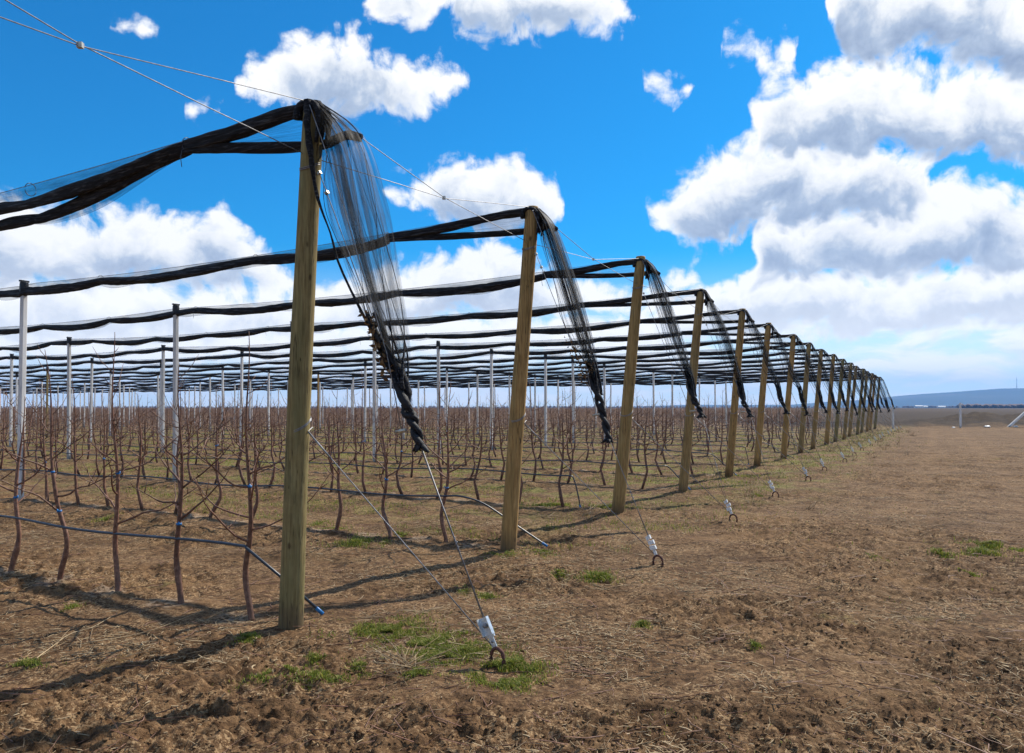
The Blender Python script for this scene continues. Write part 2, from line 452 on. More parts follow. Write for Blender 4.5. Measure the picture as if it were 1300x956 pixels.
M['brass'] = simple('wire_clamp', (.5, .46, .38), .4, .7, .2, 50)
M['leaf'] = mat_litter('dead_leaves', [(.2, (.09, .05, .022)), (.6, (.23, .135, .06)), (.9, (.36, .24, .12))], 20)
M['straw'] = mat_litter('dry_straw', [(.1, (.17, .115, .066)), (.45, (.33, .235, .135)), (.8, (.50, .385, .235)), (1, (.62, .51, .35))])
M['grass'] = mat_litter('young_grass', [(.1, (.07, .10, .013)), (.45, (.17, .215, .026)), (.74, (.31, .32, .05)), (.80, (.46, .34, .14)), (1, (.50, .39, .20))], 3, .6, .35)
M['clod'] = mat_litter('soil_crumb', [(.1, (.065, .044, .028)), (.5, (.13, .09, .058)), (.9, (.21, .15, .098))], 5, .95)
M['farbark'] = simple('distant_bare_wood', (.16, .095, .066), .85, 0, .35, .35)
M['bag'] = simple('white_plastic', (.72, .72, .70), .5, 0, .12, 8, .3, 20)
M['wall'] = simple('white_plaster', (.75, .74, .70), .85, 0, .1, .2)
M['roof'] = simple('clay_roof', (.30, .13, .08), .85, 0, .2, .4)

# ------------------------------------------------------------------ world: sky and clouds
# Cloud decks, each given by its upper and lower outline: (x, top, bottom) read as directions; None = gap
DECKS = [
    [(900, None), (1048, None), (1052, 2, 12), (1066, -60, 46), (1090, -90, 84), (1150, -90, 76), (1200, -90, 78), (1250, -90, 96), (1310, -90, 112)],
    [(0, None), (138, None), (145, 26, 36), (172, 22, 44), (208, 30, 44), (215, None), (222, None), (236, 134, 152), (262, 126, 152), (286, 134, 148), (290, None),
     (294, 92, 108), (312, 66, 122), (340, 54, 130), (365, 40, 134), (400, 30, 138), (440, 28, 144), (470, 50, 150), (500, 64, 150), (540, 68, 140), (575, 76, 128), (602, 92, 110), (606, None),
     (818, None), (820, 84, 104), (848, 92, 122), (884, 92, 108), (888, None), (912, None), (918, 46, 66), (950, 42, 68), (972, 50, 98), (1000, 40, 92), (1018, 42, 58), (1024, None)],
    [(450, None), (460, -20, 8), (480, -60, 24), (530, -60, 26), (560, -40, 10), (576, -60, 34), (640, -60, 46), (720, -60, 46), (770, -30, 42), (800, 0, 36), (818, 12, 28), (824, None),
     (940, None), (958, 140, 166), (972, 100, 196), (1000, 88, 202), (1050, 68, 205), (1085, 56, 204), (1130, 60, 204), (1170, 78, 202), (1220, 74, 206), (1260, 62, 210), (1310, 74, 216)],
    [(0, 246, 366), (60, 256, 372), (110, 266, 370), (150, 252, 366), (190, 266, 366), (235, 276, 364), (252, 262, 366), (285, 258, 366), (312, 282, 368), (340, 312, 380), (370, 332, 384), (400, 340, 384), (412, None),
     (482, None), (492, 228, 262), (530, 222, 272), (556, 196, 284), (610, 188, 296), (655, 196, 296), (690, 218, 290), (714, 240, 268), (720, None),
     (818, None), (828, 252, 272), (846, 240, 292), (870, 226, 316), (895, 196, 322), (925, 176, 310), (965, 162, 292), (1010, 158, 286), (1060, 166, 288), (1110, 170, 284), (1150, 176, 280), (1185, 196, 268), (1204, None)],
    [(0, 336, 440), (150, 342, 440), (300, 356, 440), (420, 352, 430), (470, 336, 424), (530, 324, 420), (570, 308, 410), (610, 294, 404), (650, 302, 404), (680, 332, 410), (740, 346, 410), (800, 360, 410), (838, 350, 400), (852, 330, 378), (880, 330, 376), (905, 356, 392),
     (935, 346, 390), (958, 326, 380), (968, 262, 362), (1000, 250, 358), (1060, 246, 360), (1110, 240, 360), (1160, 234, 356), (1200, 218, 352), (1245, 214, 350), (1275, 226, 352), (1310, 240, 352)],
    [(0, 396, 462), (250, 404, 462), (440, 398, 460), (640, 388, 456), (800, 392, 452), (880, 362, 444), (960, 334, 430), (1060, 330, 430), (1160, 326, 430), (1250, 314, 428), (1310, 308, 430)],
]
AZ0, AZS, EL0, ELS = -6.0, 12.0, -1.0, 8.0
def px_dir(x, y):
    return math.atan2(x - 650, F) * 10, math.atan2(HORIZON - y, math.hypot(F, x - 650)) * 10

world = bpy.data.worlds.new('World'); scene.world = world; world.use_nodes = True
def build_world():
    wt = NT(world.node_tree)
    for nd in list(wt.nodes): wt.nodes.remove(nd)
    out = wt.n('ShaderNodeOutputWorld'); bg = wt.n('ShaderNodeBackground')
    sky = wt.n('ShaderNodeTexSky', sky_type='NISHITA', sun_disc=False)
    sky.sun_elevation = R(SUN_EL); sky.sun_rotation = R(SUN_AZ); sky.air_density = 1.0; sky.dust_density = .3; sky.ozone_density = 2.0
    tc = wt.n('ShaderNodeTexCoord')
    s = wt.n('ShaderNodeSeparateXYZ'); wt.l(tc.outputs['Generated'], s.inputs[0])
    az = wt.math('MULTIPLY', wt.math('ARCTAN2', s.outputs[0], s.outputs[1]), 10.0)
    el = wt.math('MULTIPLY', wt.math('ARCSINE', s.outputs[2]), 10.0)
    cp = wt.n('ShaderNodeCombineXYZ'); wt.l(az, cp.inputs[0]); wt.l(el, cp.inputs[1])
    P = cp.outputs[0]
    def noise(v, scale, detail, rough, col=False):
        nd = wt.n('ShaderNodeTexNoise', noise_dimensions='2D'); nd.inputs['Scale'].default_value = scale
        nd.inputs['Detail'].default_value = detail; nd.inputs['Roughness'].default_value = rough
        wt.l(v, nd.inputs['Vector']); return nd.outputs[1 if col else 0]
    warp = wt.vmath('MULTIPLY', wt.vmath('SUBTRACT', noise(P, 1.3, 1, .5, True), (.5, .5, .5)), (.34, .22, 0))
    Q = wt.vmath('ADD', P, warp)
    qs = wt.n('ShaderNodeSeparateXYZ'); wt.l(Q, qs.inputs[0])
    an = wt.math('DIVIDE', wt.math('SUBTRACT', qs.outputs[0], AZ0), AZS, clamp=True)
    qe = qs.outputs[1]
    n1 = noise(Q, 2.1, 10, .63)
    n2 = noise(wt.vmath('ADD', Q, (.09, .17, 0)), 2.1, 3, .60)
    vo = wt.n('ShaderNodeTexVoronoi', feature='F1', voronoi_dimensions='2D'); vo.inputs['Scale'].default_value = 5.0
    wt.l(Q, vo.inputs['Vector'])
    puff = wt.math('SUBTRACT', .40, vo.outputs['Distance'])
    nz = wt.math('ADD', wt.math('MULTIPLY', wt.math('SUBTRACT', n1, .5), 2.5), wt.math('MULTIPLY', puff, .62))
    emb = wt.math('MULTIPLY', wt.math('SUBTRACT', n1, n2), 2.0)          # relief: what faces the sun is brighter
    skc = wt.mix(1.0, sky.outputs[0], SKY_TINT, 'MULTIPLY')
    def cloud_col(lit):
        return wt.ramp(lit, [(0.0, (2.6, 3.3, 4.7)), (.33, (4.0, 4.8, 6.1)), (.60, (7.3, 7.6, 8.0)), (.85, (9.0, 9.0, 9.0))])
    # thin flat cloud streets, foreshortened towards the horizon
    low = noise(wt.vmath('MULTIPLY', Q, (.8, 3.4, 1)), 1.0, 5, .6)
    bias = wt.sstep(qe, 1.9, .75)
    lowd = wt.math('ADD', wt.math('MULTIPLY', wt.math('SUBTRACT', low, .5), 3.2), wt.math('SUBTRACT', wt.math('MULTIPLY', bias, 1.7), 1.25))
    low2 = noise(wt.vmath('MULTIPLY', wt.vmath('ADD', Q, (.1, .12, 0)), (.8, 3.4, 1)), 1.0, 3, .6)
    lowlit = wt.math('ADD', .74, wt.math('MULTIPLY', wt.math('SUBTRACT', low, low2), 2.2), clamp=True)
    c = wt.mix(wt.math('MULTIPLY', wt.sstep(lowd, -.1, .9), .9), skc, cloud_col(lowlit))
    # scattered cumulus in the rest of the sky
    away = wt.math('MAXIMUM', wt.sstep(wt.math('ABSOLUTE', az), 6.0, 7.2), wt.sstep(el, 5.8, 6.8))
    gen = wt.math('MULTIPLY', wt.math('SUBTRACT', noise(Q, .55, 2, .5), .53), 7.0)
    gen = wt.math('SUBTRACT', wt.math('ADD', gen, nz), wt.math('MULTIPLY', wt.math('SUBTRACT', 1.0, away), 6.0))
    c = wt.mix(wt.sstep(gen, 0, .5), c, cloud_col(wt.math('ADD', wt.math('SUBTRACT', .8, wt.math('MULTIPLY', wt.sstep(gen, .4, 2.0), .4)), emb, clamp=True)))
    prev = None
    for deck in reversed(DECKS):
        pts_t = []; pts_b = []
        for k, pt in enumerate(deck):
            if pt[1] is None:
                near = [q for q in (deck[k - 1] if k else None, deck[k + 1] if k + 1 < len(deck) else None) if q and q[1] is not None]
                mid = sum((q[1] + q[2]) / 2 for q in near) / len(near) if near else 100
                pt = (pt[0], mid + 45, mid - 45)
            a, t = px_dir(pt[0], pt[1]); _, b = px_dir(pt[0], pt[2])
            pts_t.append(((a - AZ0) / AZS, (t - EL0) / ELS)); pts_b.append(((a - AZ0) / AZS, (b - EL0) / ELS))
        def curve(pts):
            nd = wt.n('ShaderNodeFloatCurve'); cu = nd.mapping.curves[0]
            while len(cu.points) < len(pts): cu.points.new(.5, .5)
            for q, (x, y) in zip(cu.points, sorted(pts)):
                q.location = (x, min(1, max(0, y))); q.handle_type = 'AUTO_CLAMPED'
            nd.mapping.update(); wt.l(an, nd.inputs['Value'])
            return wt.math('MULTIPLY_ADD', nd.outputs[0], ELS, EL0)
        top = curve(pts_t); bot = curve(pts_b)
        D0 = wt.math('MINIMUM', wt.math('SUBTRACT', top, qe), wt.math('MULTIPLY', wt.math('SUBTRACT', qe, bot), 1.25))
        D = wt.math('ADD', wt.math('MULTIPLY', D0, 3.4), nz)
        inside = wt.math('SUBTRACT', 1.0, away)
        alpha = wt.math('MULTIPLY', wt.sstep(D, -.12, .74), inside)
        th = wt.math('MAXIMUM', wt.math('SUBTRACT', top, bot), .25)
        h = wt.math('DIVIDE', wt.math('SUBTRACT', qe, bot), th)
        h = wt.math('ADD', h, wt.math('MULTIPLY', wt.math('SUBTRACT', n2, .5), .95))
        rise = wt.sstep(h, .12, .78)
        thick = wt.sstep(th, .35, .95)
        edge = wt.sstep(D, .9, .1)
        lit = wt.math('SUBTRACT', 1.0, wt.math('MULTIPLY', wt.math('MULTIPLY', wt.math('SUBTRACT', 1.0, rise), thick), .78))
        lit = wt.math('ADD', wt.math('ADD', lit, wt.math('MULTIPLY', emb, .55)), wt.math('MULTIPLY', edge, .30))
        lit = wt.math('SUBTRACT', lit, .07, clamp=True)
        c = wt.mix(alpha, c, cloud_col(lit))
    # pale air low down
    veil = wt.math('MULTIPLY', wt.sstep(el, 2.0, .0), .72)
    c = wt.mix(veil, c, (13.5, 12.9, 11.8))
    wt.l(c, bg.inputs[0]); bg.inputs[1].default_value = .1
    wt.l(bg.outputs[0], out.inputs[0])
SKY_TINT = (.065, .69, 1.13)
build_world()
world.cycles.sampling_method = 'NONE'

# ------------------------------------------------------------------ sun, camera
def dirv(az, el): return np.array([math.sin(R(az)) * math.cos(R(el)), math.cos(R(az)) * math.cos(R(el)), math.sin(R(el))])
sun = bpy.data.lights.new('sun', 'SUN'); sun.energy = 5.0; sun.angle = R(.53); sun.color = (1, .93, .82)
so = bpy.data.objects.new('sun', sun); COL.objects.link(so)
from mathutils import Vector
so.rotation_euler = Vector(dirv(SUN_AZ, SUN_EL)).to_track_quat('Z', 'Y').to_euler()
so.location = (20, 20, 40)

cam = bpy.data.cameras.new('camera'); cam.sensor_width = 36; cam.lens = 36 * F / 1300
co = bpy.data.objects.new('camera', cam); COL.objects.link(co); scene.camera = co
co.location = (0, 0, EYE); co.rotation_euler = (R(90 + PITCH), 0, 0)
principal_y = HORIZON - F * math.tan(R(PITCH))
cam.shift_y = (principal_y - 478.0) / 1300.0
cam.clip_start = .05; cam.clip_end = 60000

scene.view_settings.view_transform = 'Standard'; scene.view_settings.look = 'None'
scene.view_settings.gamma = 1; scene.view_settings.exposure = 0.32; scene.view_settings.use_curve_mapping = False
scene.cycles.transparent_max_bounces = 24
scene.cycles.max_bounces = 6; scene.cycles.volume_bounces = 0
scene.cycles.use_denoising = True

# ------------------------------------------------------------------ ground
def build_ground():
    rings = [0.15, .5, 1.0, 1.5, 2.0, 2.5]
    r = 2.8
    while r < 40: rings.append(r); r *= 1.0041
    while r < 9500: rings.append(r); r *= 1.035
    rings = np.array(rings)
    a_in = np.radians(np.arange(-40, 40.001, .165)); a_out = np.radians(np.arange(43, 318, 3.0))
    az = np.concatenate([a_in, a_out])
    n = len(az); m = len(rings)
    X = rings[:, None] * np.sin(az)[None, :]; Y = rings[:, None] * np.cos(az)[None, :]
    Z = ground_z(X, Y)
    V = np.stack([X, Y, Z], -1).reshape(-1, 3)
    i = np.arange(m - 1)[:, None] * n; j = np.arange(n)[None, :]; j2 = (j + 1) % n
    Fq = np.stack([i + j, i + j2, i + n + j2, i + n + j], -1).reshape(-1, 4)[:, ::-1]
    me = fast_mesh('ground', V, Fq, M['ground'], True)
    o = link('ground', me); tag(o, 'brown tilled soil of the orchard and its headland', kind='structure')
build_ground()

# ------------------------------------------------------------------ hills
def build_hills():
    az = np.radians(np.arange(-6, 62, .25)); rr = np.linspace(6200, 9000, 26)
    ctl = np.array([(-200, 0), (560, 0), (700, 1.5), (760, 1.0), (815, 1.5), (880, 3.5), (960, 3.2), (1004, 3.5), (1050, 7), (1100, 9.5), (1143, 14.5), (1171, 17), (1219, 20), (1268, 23), (1300, 24), (1400, 27), (1700, 34), (2300, 20), (2700, 0)], float)
    px = np.tan(az) * F + 650
    h = np.interp(px, ctl[:, 0], ctl[:, 1]) / F * 8200
    X = rr[:, None] * np.sin(az)[None, :]; Y = rr[:, None] * np.cos(az)[None, :]
    prof = np.sin(np.clip((rr - 6200) / 2000, 0, 1) * math.pi / 2)[:, None] ** .9
    prof = prof * (1 - .5 * sstep(8400, 9000, rr))[:, None]
    Z = h[None, :] * prof * (1 + .10 * (vnoise(X / 420, Y / 420, 21) - .5) + .16 * (vnoise(X / 1300, Y / 900, 22) - .5)) * np.cos(az)[None, :] - 2
    V = np.stack([X, Y, Z], -1).reshape(-1, 3)
    m, n = Z.shape
    i = np.arange(m - 1)[:, None] * n; j = np.arange(n - 1)[None, :]
    Fq = np.stack([i + j, i + j + 1, i + n + j + 1, i + n + j], -1).reshape(-1, 4)[:, ::-1]
    mt, nt, b = material('wooded_hillside')
    geo = nt.n('ShaderNodeNewGeometry')
    nn = nt.noise(nt.vmath('MULTIPLY', geo.outputs['Position'], (1, .5, 1)), .0016, 6, .6)
    nt.l(nt.ramp(nn, [(.35, (.028, .04, .032)), (.55, (.045, .055, .04)), (.70, (.11, .10, .075))]), b.inputs['Base Color'])
    b.inputs['Roughness'].default_value = .95
    o = link('hills', fast_mesh('hills', V, Fq, mt, True)); tag(o, 'long blue range of hills along the horizon', kind='structure')
    hx = (1291 - 650) / F
    t = thing('radio_mast', 'thin radio mast standing on the crest of the blue hills', 'mast', (hx * 8200 * .98, 8200 * .98 * .845, 0))
    top = 0
    # foot of the mast on the crest
    R0 = 8200.0; a = math.atan(hx); t.location = (R0 * math.sin(a), R0 * math.cos(a), 150)
    mb = MB(); mb.tube([(0, 0, 0), (0, 0, 60), (0, 0, 112)], [2.4, 2.0, 1.0], 6); mb.build('tower', M['farbark'], t)
    mb = MB(); mb.tube([(0, 0, 92), (0, 0, 97)], [3.4, 3.4], 8); mb.build('platform', M['farbark'], t)
build_hills()

# far woods and village on the plain
def far_woods():
    vs = []; fs = []; n = 0
    for k in range(2600):
        px = random.choice([random.uniform(1222, 1420), random.uniform(1222, 1420), random.uniform(1150, 1300), random.uniform(-100, 1240), random.uniform(-100, 1240)])
        y = random.uniform(1500, 1900) if px > 1215 else random.uniform(2600, 3600)
        x = (px - 650) / F * y
        h = random.uniform(4, 9) if px > 1215 else random.uniform(3, 8)
        w = h * random.uniform(.35, .7)
        # a small faceted crown on its trunk
        ring = [(x + w * math.cos(a) * random.uniform(.7, 1.2), y + w * math.sin(a) * random.uniform(.7, 1.2), h * random.uniform(.35, .65)) for a in np.linspace(0, 2 * math.pi, 6)[:-1]]
        vs += [(x, y, h)] + ring + [(x, y, -.5)]
        for q in range(5):
            fs.append((n, n + 1 + q, n + 1 + (q + 1) % 5)); fs.append((n + 6, n + 1 + (q + 1) % 5, n + 1 + q))
        n += 7
    o = link('distant_woods', fast_mesh('distant_woods', vs, fs, M['farbark']))
    tag(o, 'thin dark line of distant woods below the hills', kind='stuff')
far_woods()

def warehouse(px, y, w, h, label):
    x = (px - 650) / F * y
    t = thing('warehouse', label, 'warehouse', (x, y, 0), random.uniform(-.2, .2), 'white warehouses below the hills')
    mb = MB(); mb.box((0, 0, h / 2), (w, 16, h)); mb.build('wall', M['wall'], t, False)
    mb = MB()
    mb.add([(-w / 2 - .5, -8.6, h), (w / 2 + .5, -8.6, h), (w / 2 + .5, 8.6, h), (-w / 2 - .5, 8.6, h), (-w / 2 - .5, 0, h + 2.2), (w / 2 + .5, 0, h + 2.2)],
           [[0, 1, 5, 4], [2, 3, 4, 5], [0, 4, 3], [1, 2, 5], [3, 2, 1, 0]])
    mb.build('roof', M['wall'], t, False)
    mb = MB()
    mb.box((-w * .2, -8.05, h * .32), (5, .2, h * .62)); mb.build('door', M['steel'], t, False)
warehouse(1166, 2300, 20, 5, 'long white warehouse below the hills, left one of two')
warehouse(1174, 2420, 12, 4, 'middle white farm building between the two warehouses below the hills')
warehouse(1195, 2500, 22, 3.6, 'low white warehouse below the hills, right one of two')

# ------------------------------------------------------------------ wooden end posts
LEAN = [.20] + [.34 + random.uniform(-.04, .05) for _ in range(ROWS)]
def lean(i): return LEAN[i] if i >= 0 else .3
def post_axis(i, z):
    b = row_base(i)
    return b - RW * lean(i) * (z / WOOD_H) + UP * z
def top(i): return post_axis(i, WOOD_H)

def wire_ring(mb, c, rad, r=.003, tilt=(0, 0), turns=1.0, n=22):
    pts = []
    for k in range(int(n * turns) + 1):
        a = 2 * math.pi * k / n
        pts.append((c[0] + rad * math.cos(a), c[1] + rad * math.sin(a), c[2] + tilt[0] * math.cos(a) + tilt[1] * math.sin(a) + .012 * k / n))
    mb.tube(pts, r, 5)

def wooden_post(i):
    b = row_base(i)
    nm = ['green tinged', 'weathered brown', 'tan', 'grey brown', 'pale brown']
    lab = ('nearest round wooden end post, thick in the left foreground under the first net' if i == 0 else
           'wooden brace post beside the camera, carrying the nearest crossed wires' if i < 0 else
           'leaning round wooden post at the end of the %s net row from the front' % ORD[i])
    if i == ROWS - 1: lab = 'last and farthest wooden end post, at the end of the line'
    t = thing('wooden_post', lab, 'post', tuple(on_ground(b)), 0, 'wooden end posts of the net rows')
    mb = MB()
    n = 16 if i < 4 else 8
    zs = np.linspace(-.25, WOOD_H - .02, n)
    d = -RW * lean(i) / WOOD_H
    ph = random.uniform(0, 6)
    r0 = .093 + random.uniform(-.004, .006)
    if i == 0: r0 = .091
    pts = [d * z + UP * z + np.array([.006 * math.sin(z * 1.3 + ph), .006 * math.cos(z * 1.1 + ph), 0]) for z in zs]
    rad = [r0 - (r0 - .076) * max(0, z) / WOOD_H + .0015 * math.sin(z * 3 + ph) for z in zs]
    rad[-1] -= .004
    pts.append(pts[-1] + UP * .012); rad.append(rad[-1] - .008)
    mb.tube(pts, rad, 22 if i < 4 else 12)
    mb.build('shaft', M['wood'], t)
    for z, tl in ((1.50, (.03, .05)), (3.42, (.02, .03))):
        mb = MB(); q = d * z + UP * z
        wire_ring(mb, q, r0 - .010 * z / 2 + .004, .0035, tl, 2.0)
        mb.build('wire_wrap', M['wire'], t)
for i in range(-1, ROWS): wooden_post(i)

# ------------------------------------------------------------------ pale concrete posts
WJIT = {1: -.45, 2: .02, 3: .08, 4: .3, 5: .3, 6: .45}
def white_ts(i):
    out = []; rw = random.Random(60 + i); t = WHITE_FIRST + WJIT.get(i, rw.uniform(-.15, .25)); L = visible_len(i) + 6
    if i == 0: L = 12
    while t < L:
        out.append(t); t += WHITE_STEP + rw.uniform(-.12, .12)
    return out
WHITES = [white_ts(i) for i in range(ROWS)]

def make_white():
    w, d = .049, .045; ch = .012
    prof = [(-w + ch, -d), (w - ch, -d), (w, -d + ch), (w, d - ch), (w - ch, d), (-w + ch, d), (-w, d - ch), (-w, -d + ch)]
    zs = [-.3, .3, 1.0, 1.8, 2.6, WHITE_H - .04]
    v = []; f = []
    for z in zs:
        k = 1 - .04 * z / WHITE_H
        v += [(x * k, y * k, z) for x, y in prof]
    for r in range(len(zs) - 1):
        for q in range(8): f.append([r * 8 + q, r * 8 + (q + 1) % 8, r * 8 + 8 + (q + 1) % 8, r * 8 + 8 + q])
    f.append([(len(zs) - 1) * 8 + q for q in range(8)])
    mb = MB(); mb.add(v, f); shaft = mb.mesh('post_shaft', M['concrete'], False)
    mb = MB(); mb.tube([(0, 0, WHITE_H - .13), (0, 0, WHITE_H - .125), (0, 0, WHITE_H + .035), (0, 0, WHITE_H + .05)], [.068, .074, .068, .05], 10)
    mb.box((0, 0, WHITE_H + .06), (.045, .16, .03))
    cap = mb.mesh('post_cap', M['cap'], False)
    return shaft, cap
WS, WC = make_white()
ROT_ROW = math.atan2(RW[1], RW[0])
for i in range(ROWS):
    for k, t in enumerate(WHITES[i]):
        p = row_base(i) + RW * t
        o = thing('concrete_post', 'slim pale concrete post, %s from the end post in the %s net row' % (ORD[k], ORD[i]), 'post',
                  tuple(on_ground(p)), ROT_ROW + random.uniform(-.08, .08), 'pale concrete posts inside the orchard')
        o.rotation_euler[0] = random.uniform(-.008, .008); o.rotation_euler[1] = random.uniform(-.006, .012)
        if (i, k) in ((6, 3), (9, 2)):
            o['label'] = 'slim brown wooden post, %s from the end post in the %s net row' % (ORD[k], ORD[i])
            me = WS.copy(); me.materials[0] = M['wood']; link('shaft', me, o)
        else:
            link('shaft', WS, o)
        link('cap', WC, o)

# ------------------------------------------------------------------ hail nets
def wire_pt(i, t):
    """support wire of row i at distance t"""
    T = top(i); ts = [-lean(i)] + WHITES[i]
    zt = [WOOD_H + .03] + [WHITE_H + .05] * len(WHITES[i])
    for k in range(len(ts) - 1):
        if t <= ts[k + 1]:
            u = (t - ts[k]) / (ts[k + 1] - ts[k])
            z = zt[k] * (1 - u) + zt[k + 1] * u - .10 * 4 * u * (1 - u)
            break
    else:
        z = WHITE_H + .02
    return row_base(i) + RW * t + UP * z

def uvmap(me, uvs):
    """uvs per vertex"""
    lay = me.uv_layers.new(name='UVMap')
    li = np.zeros(len(me.loops), np.int32); me.loops.foreach_get('vertex_index', li)
    lay.data.foreach_set('uv', np.asarray(uvs, np.float32)[li].ravel())

def grid_mesh(name, P, UV, mat):
    m, n = P.shape[:2]
    i = np.arange(m - 1)[:, None] * n; j = np.arange(n - 1)[None, :]
    Fq = np.stack([i + j, i + j + 1, i + n + j + 1, i + n + j], -1).reshape(-1, 4)
    me = fast_mesh(name, P.reshape(-1, 3), Fq, mat, True)
    uvmap(me, UV.reshape(-1, 2))
    return me

def cat_interp(ctl, n):
    """smooth curve through control points"""
    ctl = np.asarray(ctl, float); k = len(ctl)
    out = []
    for u in np.linspace(0, k - 1, n):
        a = min(int(u), k - 2); f = u - a
        p0 = ctl[max(a - 1, 0)]; p1 = ctl[a]; p2 = ctl[a + 1]; p3 = ctl[min(a + 2, k - 1)]
        out.append(.5 * ((2 * p1) + (-p0 + p2) * f + (2 * p0 - 5 * p1 + 4 * p2 - p3) * f * f + (-p0 + 3 * p1 - 3 * p2 + p3) * f ** 3))
    return np.array(out)

def hail_net(i):
    rnd = random.Random(100 + i)
    b = row_base(i); ln = lean(i)
    L = min(visible_len(i) + 12, 135) if i else 14.0
    t0 = thing('hail_net', ('black hail net over the nearest row, its wide open end draped from the front post' if i == 0 else
               'black hail net furled along the wire over the %s row from the front' % ORD[i]), 'hail net', tuple(b), 0, 'furled black hail nets over the rows')
    def P(d, e, z):           # outward from the post top, across the row, height
        return -RW * (ln + d) + E * e + UP * z
    off = b
    near = i < 3
    tie0 = 1.17 if i == 0 else rnd.uniform(1.1, 2.2)
    ties = [tie0]
    while ties[-1] < L: ties.append(ties[-1] + rnd.uniform(2.0, 3.5))
    ties = np.array(ties)
    def sag_at(t, k):
        j = int(np.searchsorted(ties, t)) - 1
        j = max(0, min(j, len(ties) - 2))
        u = (t - ties[j]) / (ties[j + 1] - ties[j]); u = max(0, min(1, u))
        rr = random.Random(i * 977 + j * 31 + k)
        amp = rr.uniform(.03, .09) * (1.35 if i == 0 else 1)
        skew = rr.uniform(.7, 1.4)
        return math.sin(math.pi * u ** skew), amp, rr.uniform(-.03, .03)
    # roll(s)
    tt = []; t = tie0
    while t < L:
        tt.append(t)
        y = (b + RW * t)[1]
        t += .09 if y < 16 else .2 if y < 35 else .5
    tt = np.array(tt)
    W = np.array([wire_pt(i, t) for t in tt]) - off
    rolls = 2 if i == 0 else 1
    sides = 18 if i < 3 else 10 if i < 8 else 6
    roll_c = []
    for q in range(rolls):
        C = []; Rr = []
        for t, w in zip(tt, W):
            s, amp, side = sag_at(t, q)
            grow = sstep(0, 2.2, t - tie0)
            z = -(.045 if i == 0 else .070) - s * amp * (.55 if rolls == 2 and q == 0 else 1)
            if rolls == 2:
                z -= (.03 + .13 * grow) * q + (.05 * grow if q == 0 else 0)
                z -= .12 * grow * (1 - .5 * s)
            e = side + (.05 * grow * (1 if q else -1) if rolls == 2 else 0)
            C.append(w + UP * z + E * e)
            rad = (.050 + .020 * s ** .6) * (1.0 if rolls == 1 else .78)
            rad *= 1 + .13 * math.sin(t * 5.3 + i + q) * .5 + .12 * (vnoise(np.array([t * 2.2]), np.array([i * 7.0 + q]), 40)[0] - .5)
            Rr.append(rad)
        C = np.array(C); roll_c.append((C, np.array(Rr)))
        mb = MB(); mb.tube(C, Rr, sides, True, .12, .13); mb.build('net_roll', M['roll'], t0)
    # thin sheet between wire and roll
    C, Rr = roll_c[0]
    m = 4
    PP = np.zeros((len(tt), m, 3)); UV = np.zeros((len(tt), m, 2))
    for k in range(m):
        u = k / (m - 1)
        PP[:, k] = (W + UP * .005) * (1 - u) + (C - UP * Rr[:, None] * .2) * u + E[None, :] * (math.sin(u * math.pi) * .02)
        UV[:, k, 0] = u * .25 + tt * .02; UV[:, k, 1] = tt * 3.0
    link('net_sheet', grid_mesh('net_sheet', PP, UV, M['sheet']), t0)
    if rolls == 1 and i < 7:      # loose slack hanging under the roll
        PP = np.zeros((len(tt), 4, 3)); UV = np.zeros((len(tt), 4, 2))
        slack = np.array([max(0.0, math.sin(t * 1.9 + i) * .5 + math.sin(t * 4.3 + 2 * i) * .5 + .25) for t in tt]) * .055
        for k in range(4):
            u = k / 3
            PP[:, k] = C - UP * (Rr * .8 + slack * u)[:, None] + E[None, :] * (math.sin(u * 3) * .02)
            UV[:, k, 0] = u * .3; UV[:, k, 1] = tt * 3
        link('net_sheet', grid_mesh('net_sheet', PP, UV, M['sheet']), t0)
    if rolls == 2:      # loose fold below the second roll
        C2, R2 = roll_c[1]
        PP = np.zeros((len(tt), 5, 3)); UV = np.zeros((len(tt), 5, 2))
        for k in range(5):
            u = k / 4
            PP[:, k] = C2 + UP * (-(u) * .10 * np.sin(np.clip((tt - tie0) / 2.4, 0, 1) * math.pi))[:, None] - UP * R2[:, None] * .6 + E[None, :] * (math.sin(u * math.pi) * .02)
            UV[:, k, 0] = u * .3; UV[:, k, 1] = tt * 3
        link('net_sheet', grid_mesh('net_sheet', PP, UV, M['sheet']), t0)
    # wire itself
    mb = MB(); wt_ = np.arange(-ln, L, .5 if i < 5 else 1.5)
    mb.tube([wire_pt(i, t) - off for t in wt_], .0032 if i < 6 else .0045, 5); mb.build('support_wire', M['wire'], t0)
    # ties
    for j, t in enumerate(ties):
        if (b + RW * t)[1] > 24 or t > L - .5: break
        w = wire_pt(i, t) - off
        mb = MB()
        ring = [w + UP * (-.045 + .062 * math.cos(a)) + E * (.055 * math.sin(a)) for a in np.linspace(0, 2 * math.pi, 13)]
        mb.tube(ring, .004, 5)
        if j % 3 == 0: mb.tube([w + UP * -.09 + E * -.05, w + UP * -.16 + E * -.06 + RW * .01, w + UP * -.24 + E * -.055], .003, 4)
        mb.build('tie', M['hose'], t0)
    # end bundles between the first tie and the post
    w0 = wire_pt(i, tie0) - off
    zc = 3.63 if i == 0 else rnd.uniform(3.60, 3.70)
    dc = .40 if i == 0 else .28 if i == 1 else rnd.uniform(.22, .29)
    A = cat_interp([w0 - UP * .05, w0 * .62 + P(0, 0, WOOD_H) * .38 - UP * (.05), w0 * .25 + P(0, 0, WOOD_H) * .75 - UP * .01, P(-.06, -.01, WOOD_H - .02), P(.05, -.01, WOOD_H + .0)], 26)
